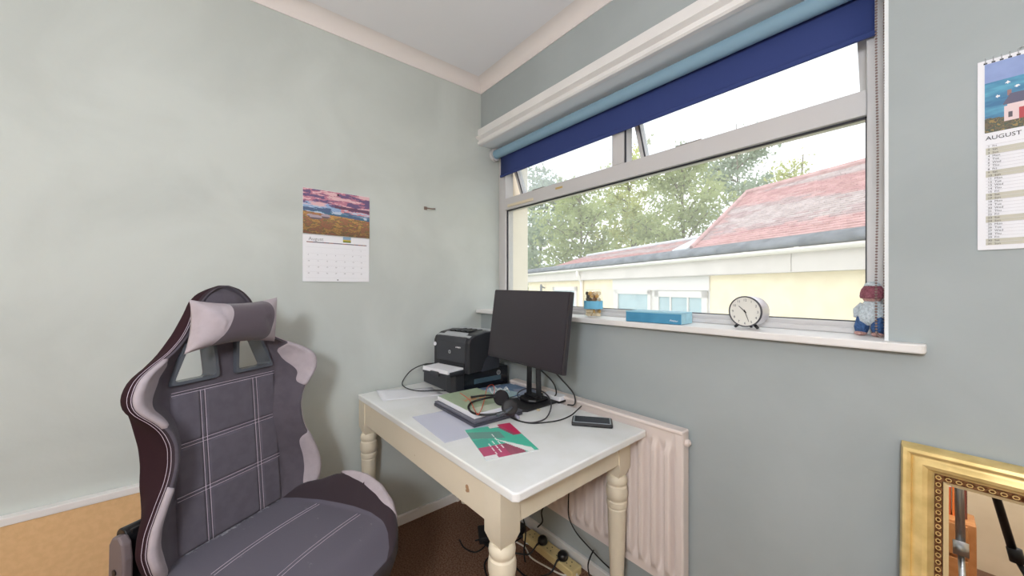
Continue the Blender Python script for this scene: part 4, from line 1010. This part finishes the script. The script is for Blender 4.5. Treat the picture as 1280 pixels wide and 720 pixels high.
# tiled roofs: overlapping courses of single tiles
M_tile = []
for k, c in enumerate([(194, 150, 148), (186, 140, 140), (194, 156, 154), (176, 152, 152), (188, 172, 170)]): M_tile.append(mat('roof_tile_%s' % 'abcde'[k], c, .85, var=10, vscale=9))
def roof(name, sfun0, sfun1, d0, z0, pitch, L, ex=.062, tw=.17, m_off=0):
    g = MB(); r = int(L/ex); ca, sa = math.cos(pitch), math.sin(pitch); random.seed(int(L*100))
    for i in range(r):
        a0 = i*ex; s0, s1 = sfun0(i/r), sfun1(i/r); s = s0 + (tw/2 if i % 2 else 0); 
        while s < s1:
            e = min(s+tw-.004, s1); l0 = a0; l1 = a0 + ex*1.25; up = .022 + .004*random.random()
            def q(ss, l, h): return nb(ss, d0 - l*ca - h*sa*0, z0 + l*sa + h)
            mi = int(min(4, max(0, 2 + 4.2*fbm(s*.35 - i*.05, i*.14, 1.0, 2) + random.uniform(-.6, .6))))
            g.add([q(s, l0, up), q(e, l0, up), q(e, l1, .004), q(s, l1, .004), q(s, l0, 0), q(e, l0, 0)], [(0,1,2,3), (4,5,1,0), (0,3,4), (1,5,2)], mi); s += tw
    o = bpart(name, g, M_tile); o['kind'] = 'stuff'
    return o
ZR = GZ + .15
pt = math.radians(34)
Dr = 1.62; Lr = Dr/math.cos(pt)
sA = sat(866, -.2); zr = ZR + Dr*math.tan(pt)
sB = sat(935, -.2-Dr)
roof('main_roof_tiles', lambda v: -4, lambda v: sA + (sB-sA)*v, -.17, ZR, pt, Lr, m_off=0)
g = MB(); g.add([nb(-4, -.17, ZR), nb(sA, -.17, ZR), nb(sB, -.17-Dr, zr), nb(-4, -.17-Dr, zr), nb(-4, -.17-2*Dr, ZR), nb(sB, -.17-2*Dr, ZR)], [(0,1,2,3), (3,2,5,4), (1,5,2)]); bpart('roof_deck', g, M_tile[1])
g = MB().tube([nb(-4, -.17-Dr, zr+.02), nb(sB, -.17-Dr, zr+.02)], .05, 8); bpart('ridge_tiles', g, M_tile[2])
g = MB().tube([nb(sB, -.17-Dr, zr+.02), nb(sA, -.17, ZR+.03)], .035, 8); bpart('hip_tiles', g, M_tile[2])
pt2 = math.radians(19); D2 = .95; z2r = ZR + D2*math.tan(pt2); sC = sat(870, -.2); sD = sat(735, -.2-D2); sEe = sat(690, -.2)
roof('low_roof_tiles', lambda v: sC, lambda v: sEe + (sD-sEe)*v, -.17, ZR-.02, pt2, D2/math.cos(pt2), .08)
g = MB(); g.add([nb(sC, -.17, ZR-.02), nb(sEe, -.17, ZR-.02), nb(sD, -.17-D2, z2r-.02), nb(sC, -.17-D2, z2r-.02), nb(sC, -.17-2*D2, ZR-.02), nb(sEe, -.17-2*D2, ZR-.02)], [(0,1,2,3), (3,2,5,4), (1,5,2)]); bpart('low_roof_deck', g, M_tile[1])
bpart('low_ridge', MB().tube([nb(sC, -.17-D2, z2r), nb(sD, -.17-D2, z2r)], .035, 8), M_lead)
g = MB(); a_, b_ = nb(sat(862, -.15), -.10, ZR+.02), nb(sat(880, -.5), -.5, ZR+.19); g.add([a_, a_ + E2*.32, b_ + E2*.22 + Vector((0,0,.02)), b_ + Vector((0,0,.02)), a_ - Vector((0,0,.05)), a_ + E2*.32 - Vector((0,0,.05)), b_ + E2*.22 - Vector((0,0,.05)), b_ - Vector((0,0,.05))], [(0,1,2,3), (7,6,5,4), (0,4,5,1), (1,5,6,2), (2,6,7,3), (3,7,4,0)]); bpart('lead_flashing', g, M_lead)
# white window panel with two windows
M_wpan = mat('outside_panel_white', (226, 220, 214), .5)
s0, s1 = sat(888, DW), sat(767, DW)
bpart('window_panel', nbox(MB(), s0, s1, DW, DW+.03, 1.21, zf), M_wpan, bevel=.003)
M_ogl = mat('outside_window_glass', (168, 190, 194), .12, var=6, vscale=2)
def owin(p0, p1, z1, th=.05, blinds=False):
    a, b = sat(p1, DW), sat(p0, DW); g = MB(); z0 = .2
    nbox(g, a, b, DW, DW+.035, z1-th, z1); nbox(g, a, a+th, DW, DW+.035, z0, z1); nbox(g, b-th, b, DW, DW+.035, z0, z1); nbox(g, a, b, DW, DW+.035, z0, z0+th)
    if blinds:
        for k in (1, 2): m_ = a + (b-a)*k/3; nbox(g, m_-.015, m_+.015, DW, DW+.03, z0, z1)
    f_ = bpart('window', g, M_wpan); build('pane', nbox(MB(), a+th, b-th, DW-.002, DW+.012, z0+th, z1-th), M_ogl, f_, True)
bpart('window_surround', nbox(MB(), s0, s1, DW-.005, DW+.008, .1, 1.22), M_wpan)
owin(771, 815, 1.215, .08); owin(820, 886, 1.20, .10, True); owin(692, 722, 1.28, .10)
g = MB(); p = nb(sat(681, DW), DW+.12, 1.30); g.tube([p + Vector((0, 0, -.2)), p, p + Vector((.0, 0, .06))], [.03, .04, .02], 8); g.tube([p, nb(sat(681, DW), DW, 1.25)], .02, 6); bpart('wall_lantern', g, M_felt)
# far grey roof at the left
t = thing('distant_house', (-26, 24, -1.5), 'pale grey roofed house far behind the trees', 'building')
g = MB().bb(-30, -22.6, 22, 26, -1.5, 1.9); build('wall', g, M_cream, t, True)
g = MB(); g.add([(-30.3, 21.7, 1.9), (-22.3, 21.7, 1.9), (-22.3, 26.3, 1.9), (-30.3, 26.3, 1.9), (-30.3, 24, 3.6), (-22.3, 24, 3.6)], [(0,1,5,4), (2,3,4,5), (0,4,3), (1,2,5), (3,2,1,0)]); build('roof', g, M_lead, t, True)
struct('garden_ground', MB().bb(-60, 40, .36, 70, -1.6, -1.5), mat('grass_ground', (120, 132, 92), .95, var=14, vscale=3))

# ------------------------------------------------------------------ trees
def leafmat(name, c, c2):
    m = mat(name, c, .6, col2=c2, vscale=.9, detail=3); b = m.node_tree.nodes['Principled BSDF']
    t = m.node_tree; out = t.nodes['Material Output']; tr = t.nodes.new('ShaderNodeBsdfTranslucent'); tr.inputs[0].default_value = lin(tuple(min(255, x*1.15) for x in c)); mx = t.nodes.new('ShaderNodeMixShader'); mx.inputs[0].default_value = .45
    t.links.new(b.outputs[0], mx.inputs[1]); t.links.new(tr.outputs[0], mx.inputs[2]); t.links.new(mx.outputs[0], out.inputs[0]); return m
LM = [leafmat('leaf_olive', (178, 186, 136), (122, 132, 98)), leafmat('leaf_grey_green', (166, 178, 156), (120, 130, 112)), leafmat('leaf_yellow_green', (192, 194, 132), (136, 144, 98))]
def tree(px, dist, top, wid, label, mk, nl, seed):
    rnd = random.Random(seed); k = (px-640)/FP; dv = Vector((FWD[0]+k*RGT[0], FWD[1]+k*RGT[1], 0)); base = Vector((CAM.x, CAM.y, 0)) + dv*dist; base.z = -1.5
    H = CAM.z + (360-top)/FP*dist + 1.5; R = wid/FP*dist/2
    t = thing('tree', base, label, 'tree', 0, None)
    g = MB(); tips = []
    trunk = [Vector((0, 0, 0)), Vector((rnd.uniform(-.1, .1), rnd.uniform(-.1, .1), H*.3)), Vector((rnd.uniform(-.3, .3), rnd.uniform(-.3, .3), H*.6)), Vector((rnd.uniform(-.4, .4), rnd.uniform(-.4, .4), H*.92))]
    tc_ = catmull(trunk, 5); g.tube(tc_, [.13*(1-.85*i/(len(tc_)-1)) for i in range(len(tc_))], 7)
    for i in range(26):
        f = .16 + .76*i/26; st_ = tc_[int(f*(len(tc_)-1))]; a = rnd.uniform(0, 6.28); ln = R*(.5+.5*rnd.random())*(1.05 - .55*abs(f-.45)*1.6)
        e = st_ + Vector((math.cos(a)*ln, math.sin(a)*ln, ln*rnd.uniform(.25, .9))); m_ = (st_+e)/2 + Vector((0, 0, .1*ln))
        br = catmull([st_, m_, e], 4); g.tube(br, [.045*(1-.8*j/(len(br)-1)) for j in range(len(br))], 5)
        for j in range(3, len(br)): tips.append((br[j], .35 + .25*R*rnd.random()))
        for q in range(3):
            s2 = br[rnd.randint(2, len(br)-2)]; e2 = s2 + Vector((rnd.uniform(-1, 1), rnd.uniform(-1, 1), rnd.uniform(0, 1)))*R*.4; g.tube([s2, (s2+e2)/2 + Vector((0, 0, .04)), e2], [.018, .012, .005], 4); tips.append((e2, .25 + .2*R*rnd.random()))
    tips = [x for x in tips if x[0].z < H]
    build('trunk', g, M_bark, t, smooth=True)
    L = MB(); ls = .0058*dist
    for i in range(nl):
        c, rr_ = tips[rnd.randrange(len(tips))]; p = c + Vector((rnd.gauss(0, 1), rnd.gauss(0, 1), rnd.gauss(0, .85)))*rr_*.42
        if p.z > H: continue
        x = Vector((rnd.gauss(0, 1), rnd.gauss(0, 1), rnd.gauss(0, 1))).normalized(); y = x.orthogonal().normalized(); s_ = ls*rnd.uniform(.6, 1.3)
        b0 = len(L.v); L.v += [tuple(p - x*s_), tuple(p + y*s_*.5), tuple(p + x*s_), tuple(p - y*s_*.5)]; L.f.append((b0, b0+1, b0+2, b0+3)); L.m.append(0)
    build('foliage', L, LM[mk], t, kind='stuff')
TR = [(672, 24, 195, 110, 'grey green tree at the left edge of the window view', 1, 7000),
      (725, 17, 205, 120, 'olive leafy tree left of centre behind the low tiled roof', 0, 8000),
      (790, 24, 172, 120, 'tall yellow green tree behind the window mullion', 2, 8000),
      (850, 14.5, 158, 125, 'broad olive tree rising behind the hip of the tiled roof', 0, 9000),
      (925, 21, 128, 120, 'tallest tree, its grey green crown reaching above the transom', 1, 9000),
      (990, 13, 172, 90, 'right-hand yellow green tree above the ridge of the tiled roof', 2, 6000)]
for i, (px, ds, tp, wd_, lb, mk, nl) in enumerate(TR): tree(px, ds, tp, wd_, lb, mk, nl, 20+i)

# lettering becomes real mesh
bpy.context.view_layer.update(); dg = bpy.context.evaluated_depsgraph_get()
for o in [o for o in bpy.data.objects if o.type == 'FONT']:
    me = bpy.data.meshes.new_from_object(o.evaluated_get(dg)); n = bpy.data.objects.new(o.name, me); nm = o.name
    n.matrix_basis = o.matrix_basis.copy(); n.parent = o.parent; n.matrix_parent_inverse = o.matrix_parent_inverse.copy(); COL.objects.link(n)
    bpy.data.objects.remove(o); n.name = nm
